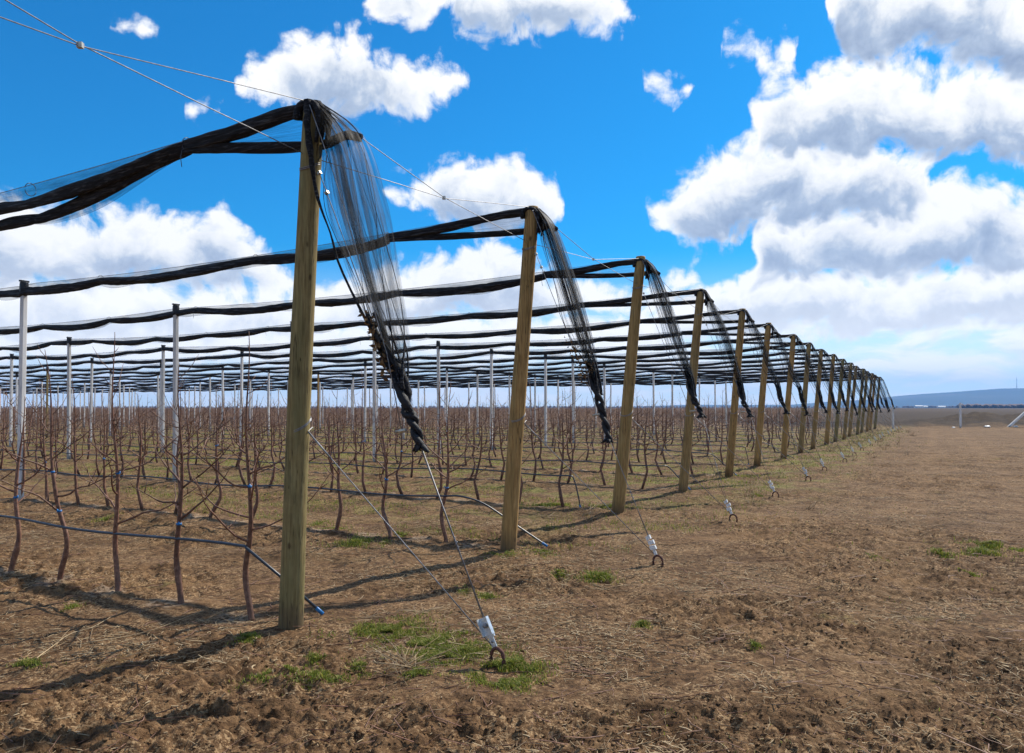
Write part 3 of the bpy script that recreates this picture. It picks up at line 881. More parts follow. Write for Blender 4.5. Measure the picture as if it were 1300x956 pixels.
    mb = MB(); mb.tube(A, np.interp(np.linspace(0, 1, 26), [0, .3, .8, 1], [.050, .056, .044, .034]) * (1 if i == 0 else .9), sides, True, .12, .15)
    mb.build('net_roll', M['roll'], t0)
    B = cat_interp([w0 - UP * .07, w0 * .7 + P(0, .12, zc) * .3 - UP * .05, w0 * .3 + P(0, .13, zc) * .7 - UP * .02, P(-.02, .13, zc + .02), P(dc * .5, .12, zc + .05), P(dc, .06, zc - .02)], 26)
    mb = MB(); mb.tube(B, np.interp(np.linspace(0, 1, 26), [0, .3, .85, 1], [.045, .042, .032, .025]) * (1 if i == 0 else .9), sides, True, .12, .16)
    mb.build('net_roll', M['roll'], t0)
    m = 10; PP = np.zeros((26, m, 3)); UV = np.zeros((26, m, 2))
    for k in range(m):
        u = k / (m - 1)
        PP[:, k] = A * (1 - u) + B * u + (E * math.sin(u * 9) * .025)[None, :]
        UV[:, k, 0] = u * .5; UV[:, k, 1] = np.linspace(0, 1, 26) * 1.5
    link('net_sheet', grid_mesh('net_sheet', PP, UV, M['drape']), t0)
    # hanging end: pleated curtain gathered into the tail
    zk = 1.72 if i == 0 else 1.80 if i == 1 else rnd.uniform(1.75, 1.95); dk = .86 if i == 0 else .82 + rnd.uniform(-.03, .05)
    hb = .55 if i == 0 else .30
    mU, mV = (150, 60) if i == 0 else (90, 40) if i < 4 else (40, 20)
    wid = 1.0 if i == 0 else .62 if i == 1 else .5
    if i == 0:
        inner = np.array([(.06, 3.86), (.07, 3.5), (.13, 3.1), (.30, 2.68), (dk - .36, zk + .56), (dk - .03, zk + .06)])
        outer = np.array([(.05, 3.92), (dc, zc), (dc + .19, 3.12), (dk - .15, 2.62), (dk - .02, zk + .36), (dk + .0, zk + .05)])
    else:
        inner = np.array([(.09, 3.86), (.22, 3.48), (.37, 3.02), (.53, 2.52), (dk - .13, zk + .28), (dk - .008, zk)])
        outer = np.array([(.08, 3.90), (dc - .03, zc + .03), (.445, 3.20), (.64, 2.62), (dk - .02, zk + .28), (dk + .012, zk - .02)])
    v = np.linspace(0, 1, mV)
    amp = np.interp(v, [0, .12, .45, .8, 1], [.03, .09, .10, .055, .005]) * (1 if i == 0 else .8)
    def curtain(u0, u1, wide, ph, mU, mat='drape'):
        inn = inner.copy()
        inn[1:4, 0] -= wide
        ci = cat_interp(inn, mV); cu = cat_interp(outer, mV)
        PP = np.zeros((mV, mU, 3)); UV = np.zeros((mV, mU, 2))
        for k in range(mU):
            u = u0 + (u1 - u0) * k / (mU - 1)
            fold = np.sin(u * 2 * math.pi * 7 + 1.2 * np.sin(v * 3 + i) + ph) + .6 * np.sin(u * 2 * math.pi * 17 + 2 * v + i * 2 + ph)
            uu = np.clip(u + .035 * np.sin(u * 2 * math.pi * 9 + v * 4 + i + ph), 0, 1)
            d = ci[:, 0] * (1 - uu) + cu[:, 0] * uu; z = ci[:, 1] * (1 - uu) + cu[:, 1] * uu
            e = amp * fold * .5 + .10 * np.sin(v * math.pi) * math.sin(u * math.pi * 2 + ph)
            PP[:, k] = -RW[None, :] * (ln + d)[:, None] + E[None, :] * e[:, None] + UP[None, :] * z[:, None]
            UV[:, k, 0] = u * (1 if i == 0 else .8) + i * 1.7 + ph; UV[:, k, 1] = v * 1.6
        link('net_drape', grid_mesh('net_drape', PP, UV, M[mat]), t0)
        return ci, cu
    ci, cu = curtain(0, 1, 0 if i == 0 else .10, 0, mU)
    curtain(.45 if i == 0 else .2, 1, 0, 2.1, mU // 2, 'band' if i else 'drape')
    if i: curtain(.35, 1, 0, 4.4, mU // 2, 'band')
    # gathered strands inside the curtain
    ns = 7 if i < 5 else 4
    for sidx in range(ns):
        u = [.03, .30, .55, .66, .78, .9, .98][sidx] if ns == 7 else [.1, .45, .7, .95][sidx]
        cen = ci * (1 - u) + cu * u
        pts = [P(c[0], .05 * math.sin(sidx * 2.1 + q * .2) + amp[q] * .3, c[1]) for q, c in enumerate(cen)]
        rr = np.interp(v, [0, .25, .7, 1], [.010, .003, .004, .022]) * (1.0 if sidx in (0, ns - 1) else .7) * (.7 if i == 0 else 1)
        mb = MB(); mb.tube(pts, rr, 5, True, .5)
        mb.build('net_fold', M['roll'], t0)
    # hood over the post head
    hood = [P(-.09, -.02, 3.80), P(-.075, -.01, 3.89), P(.0, 0, 3.91), P(.07, .0, 3.88), P(.11, .0, 3.79), P(.10, -.02, 3.6)]
    for q in (-1, 0, 1):
        mb = MB(); mb.tube([h + E * q * .055 - UP * (.014 * abs(q)) for h in cat_interp(hood, 14)], np.array([.028, .036, .038, .038, .038, .038, .036, .036, .034, .03, .028, .024, .02, .012]) * (.9 if i == 0 else .68), 7, True, .3)
        mb.build('net_fold', M['roll'], t0)
    # dark band of net running down the post
    if i < 1:
        dn = [P(.03, -.085, 3.90), P(.04, -.10, 3.72), P(.065, -.09, 3.5), P(.10, -.06, 3.2), P(.20, -.02, 2.9), P(.40, 0, 2.5) if i else P(.32, -.02, 2.6), P(dk - .1, 0, zk + .15)]
        mb = MB(); mb.tube(cat_interp(dn, 30), np.interp(np.linspace(0, 1, 30), [0, .3, .6, 1], [.03, .024, .006, .012]), 7, True, .5)
        mb.build('net_fold', M['roll'], t0)
    # twisted tail with its tuft
    zl = .34 if i == 0 else .50 if i == 1 else rnd.uniform(.28, .45)
    mb = MB()
    core = cat_interp([(dk - .10 * hb / .3 - (.13 if i == 0 else 0), 0, zk + hb + .05), (dk - .06, 0, zk + .14), (dk + .015, 0, zk - .10), (dk + .04, 0.01, zk - zl * .42), (dk + .085, 0, zk - zl * .7), (dk + .12, 0, zk - zl)], 40)
    for h in (0, math.pi):
        pts = []; rr = []
        for q, c in enumerate(core):
            u = q / 39; a = u * (16 if i < 4 else 10) + h
            w = (.030 if u < .45 else .022)
            pts.append(P(c[0] + w * math.cos(a), c[1] + w * math.sin(a), c[2])); rr.append(.016 + .014 * min(1, u * 6) if u < .36 else .022 if u < .44 else .027 - .005 * u)
        mb.tube(pts, rr, 7, True, .3)
    e0 = core[-1]
    for q in range(9):
        a = rnd.uniform(0, 2 * math.pi); ww = rnd.uniform(.05, .11)
        mb.tube([P(e0[0], e0[1], e0[2] + .02), P(e0[0] + ww * .6 * math.cos(a), e0[1] + ww * .6 * math.sin(a), e0[2] - .01), P(e0[0] + ww * math.cos(a), e0[1] + ww * math.sin(a), e0[2] - .03)], [.02, .017, .007], 5, True, .3)
    for q in range(5):
        c = core[17 + q]; mb.tube([P(c[0] - .04, c[1], c[2]), P(c[0] + .04, c[1], c[2] + .01)], [.02, .022], 6, True, .4)
    mb.build('twisted_tail', M['rope'], t0)
    # edge wire of the net with its clamp
    mb = MB(); e1 = [P(.06, -.10, 3.86), P(.30, -.10, 3.3), P(dk - .12, -.06, zk + .3), P(dk - .01, -.04, zk - .22)]
    mb.tube(e1, .0035 if i < 4 else .0045, 5); mb.build('edge_wire', M['wire'], t0)
    mb = MB(); mb.tube([P(dk - .05, -.045, zk - .24), P(dk + .03, -.045, zk - .225)], [.014, .014], 6); mb.build('clamp', M['brass'], t0)
    if i < 2:
        vs = []; fs = []
        for q in range(170):
            u = rnd.random() ** .8
            c = core[0] * (1 - u * .5) + core[10] * u * .5 if rnd.random() < .4 else np.array([dk - .36 + .24 * u, 0, zk + .64 - .50 * u])
            o_ = np.array(P(c[0] + rnd.gauss(0, .022), c[1] - .035 + rnd.gauss(0, .02), c[2] + rnd.gauss(0, .03)))
            ax = np.array([rnd.gauss(0, 1) for _ in range(3)]); ax /= np.linalg.norm(ax)
            ay = np.cross(ax, [rnd.gauss(0, 1) for _ in range(3)]); ay /= np.linalg.norm(ay) + 1e-9
            sl = rnd.uniform(.012, .03); k = len(vs)
            vs += [o_ - ax * sl, o_ + ay * sl * .5 + np.cross(ax, ay) * .004, o_ + ax * sl, o_ - ay * sl * .5 - np.cross(ax, ay) * .003]
            fs.append((k, k + 1, k + 2, k + 3))
        lf = link('leaf_litter', fast_mesh('leaf_litter', vs, fs, M['leaf']), t0); lf['kind'] = 'stuff'
    return dict(dk=dk, zk=zk, zl=zl, tail=P(e0[0], e0[1], e0[2]) + off)
NETS = [hail_net(i) for i in range(ROWS)]

# ------------------------------------------------------------------ anchors and guy wires
def anchor(i):
    rnd = random.Random(500 + i)
    b = row_base(i); a = on_ground(b - RW * (1.76 + rnd.uniform(-.04, .04)))
    lab = ('rusty ground anchor ring with zinc tensioner, nearest to the camera' if i == 0 else
           'ground anchor with white wire tensioner in front of the %s wooden end post' % ORD[i])
    t = thing('ground_anchor', lab, 'anchor', tuple(a), 0, 'ground anchors along the headland')
    side = -RW * .9 + E * -.25; side[2] = 0; side /= np.linalg.norm(side)
    mb = MB(); pts = []
    for q in np.linspace(-.25, math.pi + .25, 17):
        pts.append(side * .058 * math.cos(q) + UP * (.045 + .065 * math.sin(q)))
    pts[0] = side * .05 - UP * .08; pts[-1] = -side * .045 - UP * .08
    mb.tube(pts, .0125, 8, True, .2); mb.build('ring', M['rust'], t)
    # tension plate pointing up along the guy
    up1 = post_axis(i, 3.40) - (a + UP * .1); up1 /= np.linalg.norm(up1)
    s = np.cross(up1, -E); s /= np.linalg.norm(s); nrm = np.cross(s, up1)
    base = UP * .105 - side * .02
    if i == 0:
        mb = MB()
        mb.box(base + up1 * .045, (.038, .006, .09), s, nrm, up1)
        mb.box(base + up1 * .150, (.066, .006, .115), s, nrm, up1)
        for sg in (-1, 1): mb.box(base + up1 * .150 + s * sg * .036 + nrm * .014, (.006, .032, .115), s, nrm, up1)
        mb.box(base + up1 * .085 + nrm * -.004, (.06, .012, .018), s, nrm, up1)
        mb.build('tensioner', M['steel'], t, False)
        mb = MB(); mb.tube([base + up1 * .155 - nrm * .012, base + up1 * .155 + nrm * .02], .016, 12)
        mb.tube([base + up1 * .155 - nrm * .018, base + up1 * .155 - nrm * .011], .010, 6)
        mb.tube([base + up1 * .045 - nrm * .008, base + up1 * .045 + nrm * .006], .009, 8)
        mb.build('bolt', M['wire'], t)
    else:
        mb = MB()
        mb.box(base + up1 * .05, (.03, .01, .10), s, nrm, up1)
        for q in range(3):
            mb.box(base + up1 * (.09 + q * .055) + s * rnd.uniform(-.012, .012), (.062 - .01 * (q == 2), .034, .042), (s + up1 * rnd.uniform(-.3, .3)) / 1.04, nrm, up1)
        mb.build('tensioner', M['bag'] if i % 4 else M['steel'], t, False)
    # guys
    w = thing('guy_wire', ('pair of thin steel guy wires from the nearest wooden post to its anchor ring' if i == 0 else
              'thin steel guy wires from the %s wooden end post to its anchor' % ORD[i]), 'guy wire', tuple(a), 0, 'guy wires of the end posts')
    r = .0036 if i < 4 else .0045
    head = base + up1 * .20
    # upper strand
    o = post_axis(i, 3.40) - RW * .085 - a
    mb = MB()
    mb.tube([o + UP * .02 + RW * .05, o, o * .9 + head * .1, head], r, 5); mb.build('upper_cable', M['wire'], w)
    for q in (.0, .05):
        mb = MB(); c = o * (1 - q - .005) + head * (q + .005); mb.box(c, (.028, .022, .022), s, nrm, up1); mb.build('clamp', M['brass'], w, False)
    # strand from the net tail, with its twisted joint
    tl = NETS[i]['tail'] - a
    mb = MB(); c0 = tl + UP * .02; jn = c0 * .42 + head * .58
    mb.tube([c0, jn, head + s * .008], r * .85, 5)
    mb.build('tail_cable', M['wire'], w)
    if i < 4:
        mb = MB()
        dirn = (head - jn) / np.linalg.norm(head - jn)
        pts = [jn - dirn * .04 + (s * math.cos(q) + nrm * math.sin(q)) * .009 + dirn * .10 * q / 18.0 for q in np.linspace(0, 18, 40)]
        mb.tube(pts, .0028, 4); mb.build('twisted_joint', M['wire'], w)
    # lower strand from chest height straight to the ring
    o2 = post_axis(i, 1.47) - RW * .09 - a
    mb = MB(); ringtop = UP * .10 + side * -.02
    mb.tube([o2 + UP * .03 + E * .05, o2, ringtop], r * 1.25, 5)
    mb.tube([o2 + UP * .0, o2 * .86 + ringtop * .14], r * 1.9, 5)
    mb.build('lower_cable', M['wire'], w)
for i in range(ROWS): anchor(i)

def bracing(i):
    """crossed wires between neighbouring end posts"""
    j = i + 1
    lab = ('crossed bracing wires reaching from the nearest wooden post over the camera' if i < 0 else
           'crossed bracing wires between the %s and %s wooden end posts' % (ORD[i], ORD[j]))
    a1 = post_axis(i, WOOD_H + .02); a2 = post_axis(j, 3.52); b1 = post_axis(i, 3.52); b2 = post_axis(j, WOOD_H + .02)
    a2 = a2 - E * .08; b1 = b1 + E * .08
    mid = (a1 + a2 + b1 + b2) / 4 - UP * .10
    w = thing('bracing_wire', lab, 'bracing wire', tuple(mid), 0, 'crossed bracing wires between the end posts')
    r = .0036 if i < 4 else .0045
    for p, q in ((a1, a2), (b1, b2)):
        mb = MB(); mb.tube([p - mid, (p - mid) * .5 - UP * .02 * 0, UP * .004 if p is a1 else -UP * .004, (q - mid) * .5, q - mid], r, 5); mb.build('cable', M['wire'], w)
    mb = MB(); mb.box((0, 0, 0), (.03, .026, .03)); mb.build('clamp', M['brass'], w, False)
for i in range(-1, ROWS - 1): bracing(i)

# ------------------------------------------------------------------ irrigation hoses
def hose(i):
    rnd = random.Random(700 + i)
    b = row_base(i); L = visible_len(i) + 3
    if i == 0: L = 7
    o = thing('irrigation_hose', ('dark irrigation hose tied along the nearest row of trees, its blue end on the soil' if i == 0 else
              'dark irrigation hose running along the %s row of trees' % ORD[i]), 'hose', tuple(b), 0, 'irrigation hoses along the tree rows')
    def H(t, e, z): return RW * t + E * e + UP * z
    z0 = .575 if i == 0 else rnd.uniform(.53, .60)
    pts = []
    st = .45 if i == 0 else rnd.uniform(.35, .9)
    endx = H(-.02, .33, .03) if i == 0 else H(rnd.uniform(-.35, -.05), rnd.uniform(.25, .45), .03)
    if i == 0: pts += [endx, endx * .5 + H(st, -.04, z0) * .5 + UP * .01, H(st - .02, -.035, z0 - .01)]
    elif i % 3 == 2: pts += [H(st - .12, .10, .03), H(st - .10, .05, .25), H(st - .05, 0, z0 - .08)]
    else: pts += [endx, endx * .6 + H(st, 0, z0) * .4 + UP * .04, endx * .25 + H(st, 0, z0) * .75 + UP * .07]
    t = st; step = .2 if i < 3 else .4 if i < 8 else .8
    while t < L:
        y = (b + RW * t)[1]
        pts.append(H(t, -.035 + .012 * math.sin(t * 3.9), z0 + .022 * math.sin(t * 2.1 + i) - .03 * (vnoise(np.array([t * .5]), np.array([i * 3.]), 33)[0])))
        t += step
    pts = np.array(pts)
    if i == 0:
        mb = MB(); mb.tube(pts, .0115, 8); mb.build('pipe', M['hose'], o)
    else:
        sm = cat_interp(pts[:6], 24) if len(pts) > 6 else pts
        mb = MB(); mb.tube(np.concatenate([sm, pts[6:]]) if len(pts) > 6 else pts, .011, 7 if i < 4 else 5); mb.build('pipe', M['hose'], o)
    if i < 6:
        d = pts[0] - pts[1]; d /= np.linalg.norm(d)
        mb = MB(); mb.tube([pts[0] - d * .07, pts[0] - d * .065, pts[0], pts[0] + d * .004], [.0125, .0155, .0155, .011], 9); mb.build('end_cap', M['blue'], o)
for i in range(ROWS): hose(i)

# ------------------------------------------------------------------ bare fruit trees
def tree_shape(seed, hero=False, h=None):
    """returns two MBs (trunk, crown) for a young spindle-pruned tree standing at the origin"""
    rnd = random.Random(seed)
    h = h or (rnd.uniform(1.60, 2.02) if rnd.random() < .8 else rnd.uniform(2.05, 2.3))
    tr = MB(); cr = MB()
    k = rnd.uniform(.04, .11) * rnd.choice((-1, 1)); ka = rnd.uniform(-.5, .5) + ROT_ROW
    kd = np.array([math.cos(ka), math.sin(ka), 0])
    n = 16 if hero else 10
    pts = []; rad = []
    lean_a = np.array([rnd.gauss(0, .035), rnd.gauss(0, .035), 0])
    ph = rnd.uniform(0, 6)
    for q in range(n):
        u = q / (n - 1); z = -.06 + (h + .06) * u
        bend = k * math.exp(-((z - .32) / .22) ** 2) * 1.0 - k * .5 * (1 - min(1, z / .3))
        wob = .012 * np.array([math.sin(z * 5 + ph), math.cos(z * 4.3 + ph), 0]) * min(1, z * 2)
        pts.append(kd * bend + lean_a * z + wob + UP * z)
        r = np.interp(z, [-.06, .10, .17, .24, .6, 1.1, h * .8, h], [.026, .024, .031, .022, .0205, .0135, .006, .0025])
        rad.append(r)
    pts = np.array(pts)
    dense = cat_interp(pts, n * 2 if hero else n)
    rd = np.interp(np.linspace(0, 1, len(dense)), np.linspace(0, 1, n), rad)
    tr.tube(dense, rd, 8 if hero else 5, True, .16)
    def at(z):
        j = int(np.searchsorted(dense[:, 2], z)); j = max(1, min(j, len(dense) - 1))
        f = (z - dense[j - 1, 2]) / (dense[j, 2] - dense[j - 1, 2] + 1e-9)
        return dense[j - 1] * (1 - f) + dense[j] * f, np.interp(z, dense[:, 2], rd)
    nb = rnd.randint(6, 9)
    a = rnd.uniform(0, 6)
    ends = []
    for q in range(nb):
        z = np.interp(q / nb, [0, .6, 1], [.62, 1.05, 1.6]) + rnd.uniform(-.06, .08)
        a += 2.4 + rnd.uniform(-.4, .4)
        # branches spread mostly along the row
        d = np.array([math.cos(a), math.sin(a), 0]); along = RW * (d @ RW); d = along * 1.15 + (d - along) * .75; d /= np.linalg.norm(d)
        L = np.interp(z, [.6, 1.1, 1.7], [.74, .52, .26]) * rnd.uniform(.65, 1.3)
        p, r = at(z)
        up0 = rnd.uniform(.05, .6); up1 = rnd.uniform(.5, 1.5)
        bp = [p]; dcur = d + UP * up0
        m = 6 if hero else 4
        for s in range(m):
            f = (s + 1) / m
            dd = d + UP * (up0 * (1 - f) + up1 * f) + np.array([rnd.gauss(0, .16), rnd.gauss(0, .16), rnd.gauss(0, .14)])
            dd /= np.linalg.norm(dd); bp.append(bp[-1] + dd * L / m)
        bp = cat_interp(bp, 11 if hero else 5)
        br = np.linspace(min(.0105, r * .62) * rnd.uniform(.8, 1.1), .0024, len(bp))
        cr.tube(bp, br, 6 if hero else 4, True, .22)
        for s in range(rnd.randint(2, 5) if hero else rnd.randint(1, 2)):      # side shoots and spurs
            f = rnd.uniform(.25, .95); j = int(f * (len(bp) - 1)); bpnt = bp[j]
            dd = np.array([rnd.gauss(0, .7), rnd.gauss(0, .7), rnd.uniform(.2, 1.1)]); dd /= np.linalg.norm(dd)
            ll = rnd.choice((rnd.uniform(.03, .07), rnd.uniform(.10, .26)))
            cr.tube([bpnt, bpnt + dd * ll * .5 + UP * .004, bpnt + dd * ll + UP * ll * .15], [.0045, .0034, .0018], 4)
    zz = 1.2
    while zz < h - .05:                                                         # short spurs up the leader
        p, r = at(zz); aa = rnd.uniform(0, 6.28); ll = rnd.uniform(.03, .16) if rnd.random() < .7 else rnd.uniform(.16, .34)
        d = np.array([math.cos(aa), math.sin(aa), rnd.uniform(.5, 1.5)]); d /= np.linalg.norm(d)
        cr.tube([p, p + d * ll * .6, p + d * ll + UP * ll * .2], [max(.003, r * .5), .0032, .0016], 4)
        zz += rnd.uniform(.06, .15) if hero else rnd.uniform(.16, .32)
    return tr, cr, at

cands = []
for i in range(ROWS):
    t = .42 if i == 0 else .80 + .07 * (i % 3)
    k = 0
    while t < visible_len(i) + 1.2:
        p = row_base(i) + RW * t
        if i == 0 or random.Random(i * 1000 + k).random() > .04:
            cands.append((p[1], i, k, p))
        t += TREE_STEP * (1 + random.Random(i * 77 + k).uniform(-.06, .06)) if i else TREE_STEP; k += 1
cands.sort(key=lambda c: c[0])
# position numbers along each row, counted over the trees that stand
cnt = {}
byrow = {}
for c in sorted(cands, key=lambda c: (c[1], c[2])):
    cnt[c[1]] = cnt.get(c[1], -1) + 1; byrow[(c[1], c[2])] = cnt[c[1]]
inview = [c for c in cands if -60 < 650 + c[3][0] / c[3][1] * F < 1330]
single = inview[:295]
rest = inview[295:]
VAR = []
for q in range(16):
    tr, cr, _ = tree_shape(900 + q)
    VAR.append((tr.mesh('fruit_tree_trunk', M['bark']), cr.mesh('fruit_tree_crown', M['bark'])))
ROW0_LOOK = ['with a blue clip, beside the front wooden post', 'second from the front wooden post', 'third from the front wooden post', 'fourth from the front wooden post', 'fifth from the front wooden post', 'at the left edge of the picture']
NTREE = 0
for n, (y, i, k, p) in enumerate(single):
    kk = byrow[(i, k)]
    lab = 'bare young fruit tree, %s from the end post in the %s net row' % (ordn(kk), ORD[i])
    if i == 0: lab = 'bare fruit tree of the nearest row, ' + ROW0_LOOK[min(kk, 5)]
    o = thing('fruit_tree', lab, 'fruit tree', tuple(on_ground(p)), 0, 'bare young fruit trees in the net rows')
    if y < 15.5:
        tr, cr, at = tree_shape(3000 + i * 100 + k, y < 12, {0: 2.22, 1: 1.98, 2: 2.25, 3: 2.1}.get(kk) if i == 0 else None)
        tr.build('trunk', M['bark'], o); cr.build('crown', M['bark'], o)
        rr = random.Random(i * 31 + k)
        if (i == 0 and kk < 5) or rr.random() < .4:
            for z in ([1.02] if (i, kk) == (0, 0) else [.62, .98] if (i, kk) == (0, 3) else [rr.uniform(.6, 1.05)]):
                c, r = at(z); mb = MB()
                mb.tube([c + UP * -.009, c + UP * .009], [r + .003, r + .003], 8)
                a = rr.uniform(0, 6); d = np.array([math.cos(a), -abs(math.sin(a)), .2])
                mb.tube([c + d * r, c + d * (r + .022) + UP * .01, c + d * (r + .030) - UP * .012], [.005, .007, .003], 5)
                mb.build('clip', M['blue'], o)
    else:
        a, b_ = VAR[(i * 7 + k * 5) % 16]
        link('trunk', a, o); link('crown', b_, o)
        rr = random.Random(n)
        o.rotation_euler[2] = rr.choice((0, math.pi)) + rr.uniform(-.35, .35)
        s = rr.uniform(.88, 1.1); o.scale = (s, s, s * rr.uniform(.92, 1.08))

def low_tree(rnd, x, y, V, Fc, sc=1.0):
    """a few slender spikes: what a young bare tree is at fifty metres and more"""
    h = rnd.uniform(1.5, 1.98) * sc
    spikes = [((x, y, 0), (x + rnd.gauss(0, .05), y, h), .022)]
    for q in range(7):
        z = rnd.uniform(.55, h * .8); a = rnd.uniform(0, 6.28); L = rnd.uniform(.25, .62) * (1.2 - z / h)
        spikes.append(((x, y, z), (x + L * math.cos(a), y + L * math.sin(a), z + L * rnd.uniform(.2, 1.3)), .011))
    for p, q, r in spikes:
        n = len(V)
        V.append((p[0] - r, p[1], p[2])); V.append((p[0] + r, p[1] - r * .4, p[2])); V.append((p[0], p[1] + r, p[2])); V.append(q)
        Fc.append((n, n + 1, n + 3)); Fc.append((n + 1, n + 2, n + 3)); Fc.append((n + 2, n, n + 3))
V = []; Fc = []; rnd = random.Random(4)
for (y, i, k, p) in rest: low_tree(rnd, p[0], p[1], V, Fc)
for i in range(ROWS, 62):
    b = np.array([-1.76 + 1.70 * i, 5.93 + 3.124 * i, 0.0])
    t = 4.0 + (i - ROWS) * .6
    stop = (b[0] + .68 * b[1]) / .55
    while t < stop:
        p = b + RW * t
        if rnd.random() > .06: low_tree(rnd, p[0], p[1], V, Fc, 1.05)
        t += TREE_STEP * (1 if i < 34 else 1.7) * rnd.uniform(.9, 1.15)
o = link('orchard_trees', fast_mesh('orchard_trees', V, Fc, M['farbark']))
tag(o, 'brown mass of bare fruit trees filling the far rows of the orchard', 'orchard', kind='stuff')

# ------------------------------------------------------------------ things on the far headland at right
def fence_post(px, y, h, lab, brace=None):
    x = (px - 650) / F * y
    t = thing('concrete_fence_post', lab, 'post', (x, y, gz((x, y)) - .05), .3, 'pale posts beyond the headland')
    mb = MB(); mb.box((0, 0, h / 2), (.12, .11, h)); mb.box((0, 0, h + .02), (.10, .09, .05)); mb.build('shaft', M['concrete'], t, False)
    if brace:
        d = np.array(brace); L = np.linalg.norm(d); az = d / L
        ay = np.array([0, 1.0, 0]); ax = np.cross(ay, az); ax /= np.linalg.norm(ax); ay = np.cross(az, ax)
        mb = MB(); mb.box(d * .5 + np.array([0, -.12, 0]), (.14, .13, L), ax, ay, az); mb.build('brace', M['concrete'], t, False)
fence_post(1133.5, 60.5, 1.85, 'short pale post just past the end of the net rows')
fence_post(1219, 62.8, 2.0, 'lone pale post at the edge of the dark field on the right')
x = (1278 - 650) / F * 63.2
t = thing('brace_post', 'pale leaning brace post at the right edge, before the earth bank', 'post', (x, 63.2, gz((x, 63.2)) - .1))
d = np.array([3.3, .4, 2.65]); L = np.linalg.norm(d); az = d / L; ax = np.cross([0, 1, 0], az); ax /= np.linalg.norm(ax); ay = np.cross(az, ax)
mb = MB(); mb.box(d * .5, (.17, .15, L), ax, ay, az); mb.build('brace', M['concrete'], t, False)
mb = MB(); mb.box((3.42, .45, 1.4), (.14, .13, 3.1)); mb.build('shaft', M['concrete'], t, False)

def bag(px, y, s, lab):
    rr = random.Random(int(px)); x = (px - 650) / F * y
    us = np.linspace(0, math.pi, 9); vs = np.linspace(0, 2 * math.pi, 14, endpoint=False)
    v = [(s * (1 + rr.uniform(-.25, .25)) * math.sin(u) * math.cos(w) * 1.25, s * (1 + rr.uniform(-.25, .25)) * math.sin(u) * math.sin(w) * .8, s * .55 * (1 - math.cos(u)) * (1 + rr.uniform(-.18, .18)) * .9) for u in us for w in vs]
    f = [[r * 14 + q, r * 14 + (q + 1) % 14, r * 14 + 14 + (q + 1) % 14, r * 14 + 14 + q] for r in range(8) for q in range(14)]
    mb = MB(); mb.add(v, f); o = mb.build('plastic_bag', M['bag'], None, True, (x, y, gz((x, y)) - .03))
    tag(o, lab, 'bag', 'white plastic scraps at the field edge')
bag(1210, 62.2, .11, 'white plastic scrap at the foot of the lone pale post')
bag(1253, 62.6, .19, 'crumpled white plastic bag between the lone post and the leaning brace')
bag(1289, 63.0, .16, 'crumpled white plastic bag beside the leaning brace post at the right edge')

# ------------------------------------------------------------------ litter on the soil
def view_scatter(n, r0, r1, half=42, power=1.0):
    r = r0 * (r1 / r0) ** (RNG.random(n) ** power)
    a = np.radians(RNG.uniform(-half, half, n))
    return r * np.sin(a), r * np.cos(a)

def sticks(name, X, Y, length, rad, mat, label, curl=.25, lift=.15, flat=True, extra=None):
    n = len(X)
    Z = ground_z(X, Y)
    th = RNG.uniform(0, 2 * math.pi, n); el = RNG.uniform(-lift * .3, lift, n)
    D = np.stack([np.cos(th) * np.cos(el), np.sin(th) * np.cos(el), np.sin(el)], -1)
    S = np.stack([-np.sin(th), np.cos(th), np.zeros(n)], -1)
    c = RNG.uniform(-curl, curl, n)[:, None]
    P0_ = np.stack([X, Y, Z + rad * .6], -1)
    pts = [P0_, P0_ + D * length[:, None] * .5 + S * c * length[:, None] * .4 + UP * (rad * .5)[:, None], P0_ + D * length[:, None] + UP * (rad * .3)[:, None]]
    Uv = np.cross(D, S)
    V = []
    for k, p in enumerate(pts):
        rr = (rad * (1, .9, .55)[k])[:, None]
        for a in (0, 2.094, 4.189):
            V.append(p + S * rr * math.cos(a) + Uv * rr * math.sin(a))
    V = np.stack(V, 1)                       # n,9,3
    base = np.arange(n)[:, None, None] * 9
    q = []
    for k in range(2):
        for a in range(3): q.append([k * 3 + a, k * 3 + (a + 1) % 3, k * 3 + 3 + (a + 1) % 3, k * 3 + 3 + a])
    Fq = (base + np.array(q)[None]).reshape(-1, 4)
    V = V.reshape(-1, 3)
    o = link(name, fast_mesh(name, V, Fq, mat)); tag(o, label, kind='stuff')
    return o

# straw, patchy
X, Y = view_scatter(130000, 2.6, 50)
pat = vnoise(X * .9, Y * .9, 51) * .6 + vnoise(X * 2.6, Y * 2.6, 52) * .4
keep = RNG.random(len(X)) < sstep(.46, .70, pat) * .95 + .05
X, Y = X[keep], Y[keep]
ln_ = RNG.gamma(1.3, .028, len(X)) + .014
sticks('straw', X, Y, np.clip(ln_, .02, .34), RNG.uniform(.0012, .0031, len(X)) * (1 + np.hypot(X, Y) / 40), M['straw'], 'dry pale straw littering the brown soil', .3, .22)
# pruned twigs, chips
X, Y = view_scatter(2600, 2.8, 30); 
sticks('pruned_twigs', X, Y, RNG.uniform(.05, .35, len(X)), RNG.uniform(.0016, .004, len(X)), M['bark'], 'brown prunings lying on the soil', .5, .12)

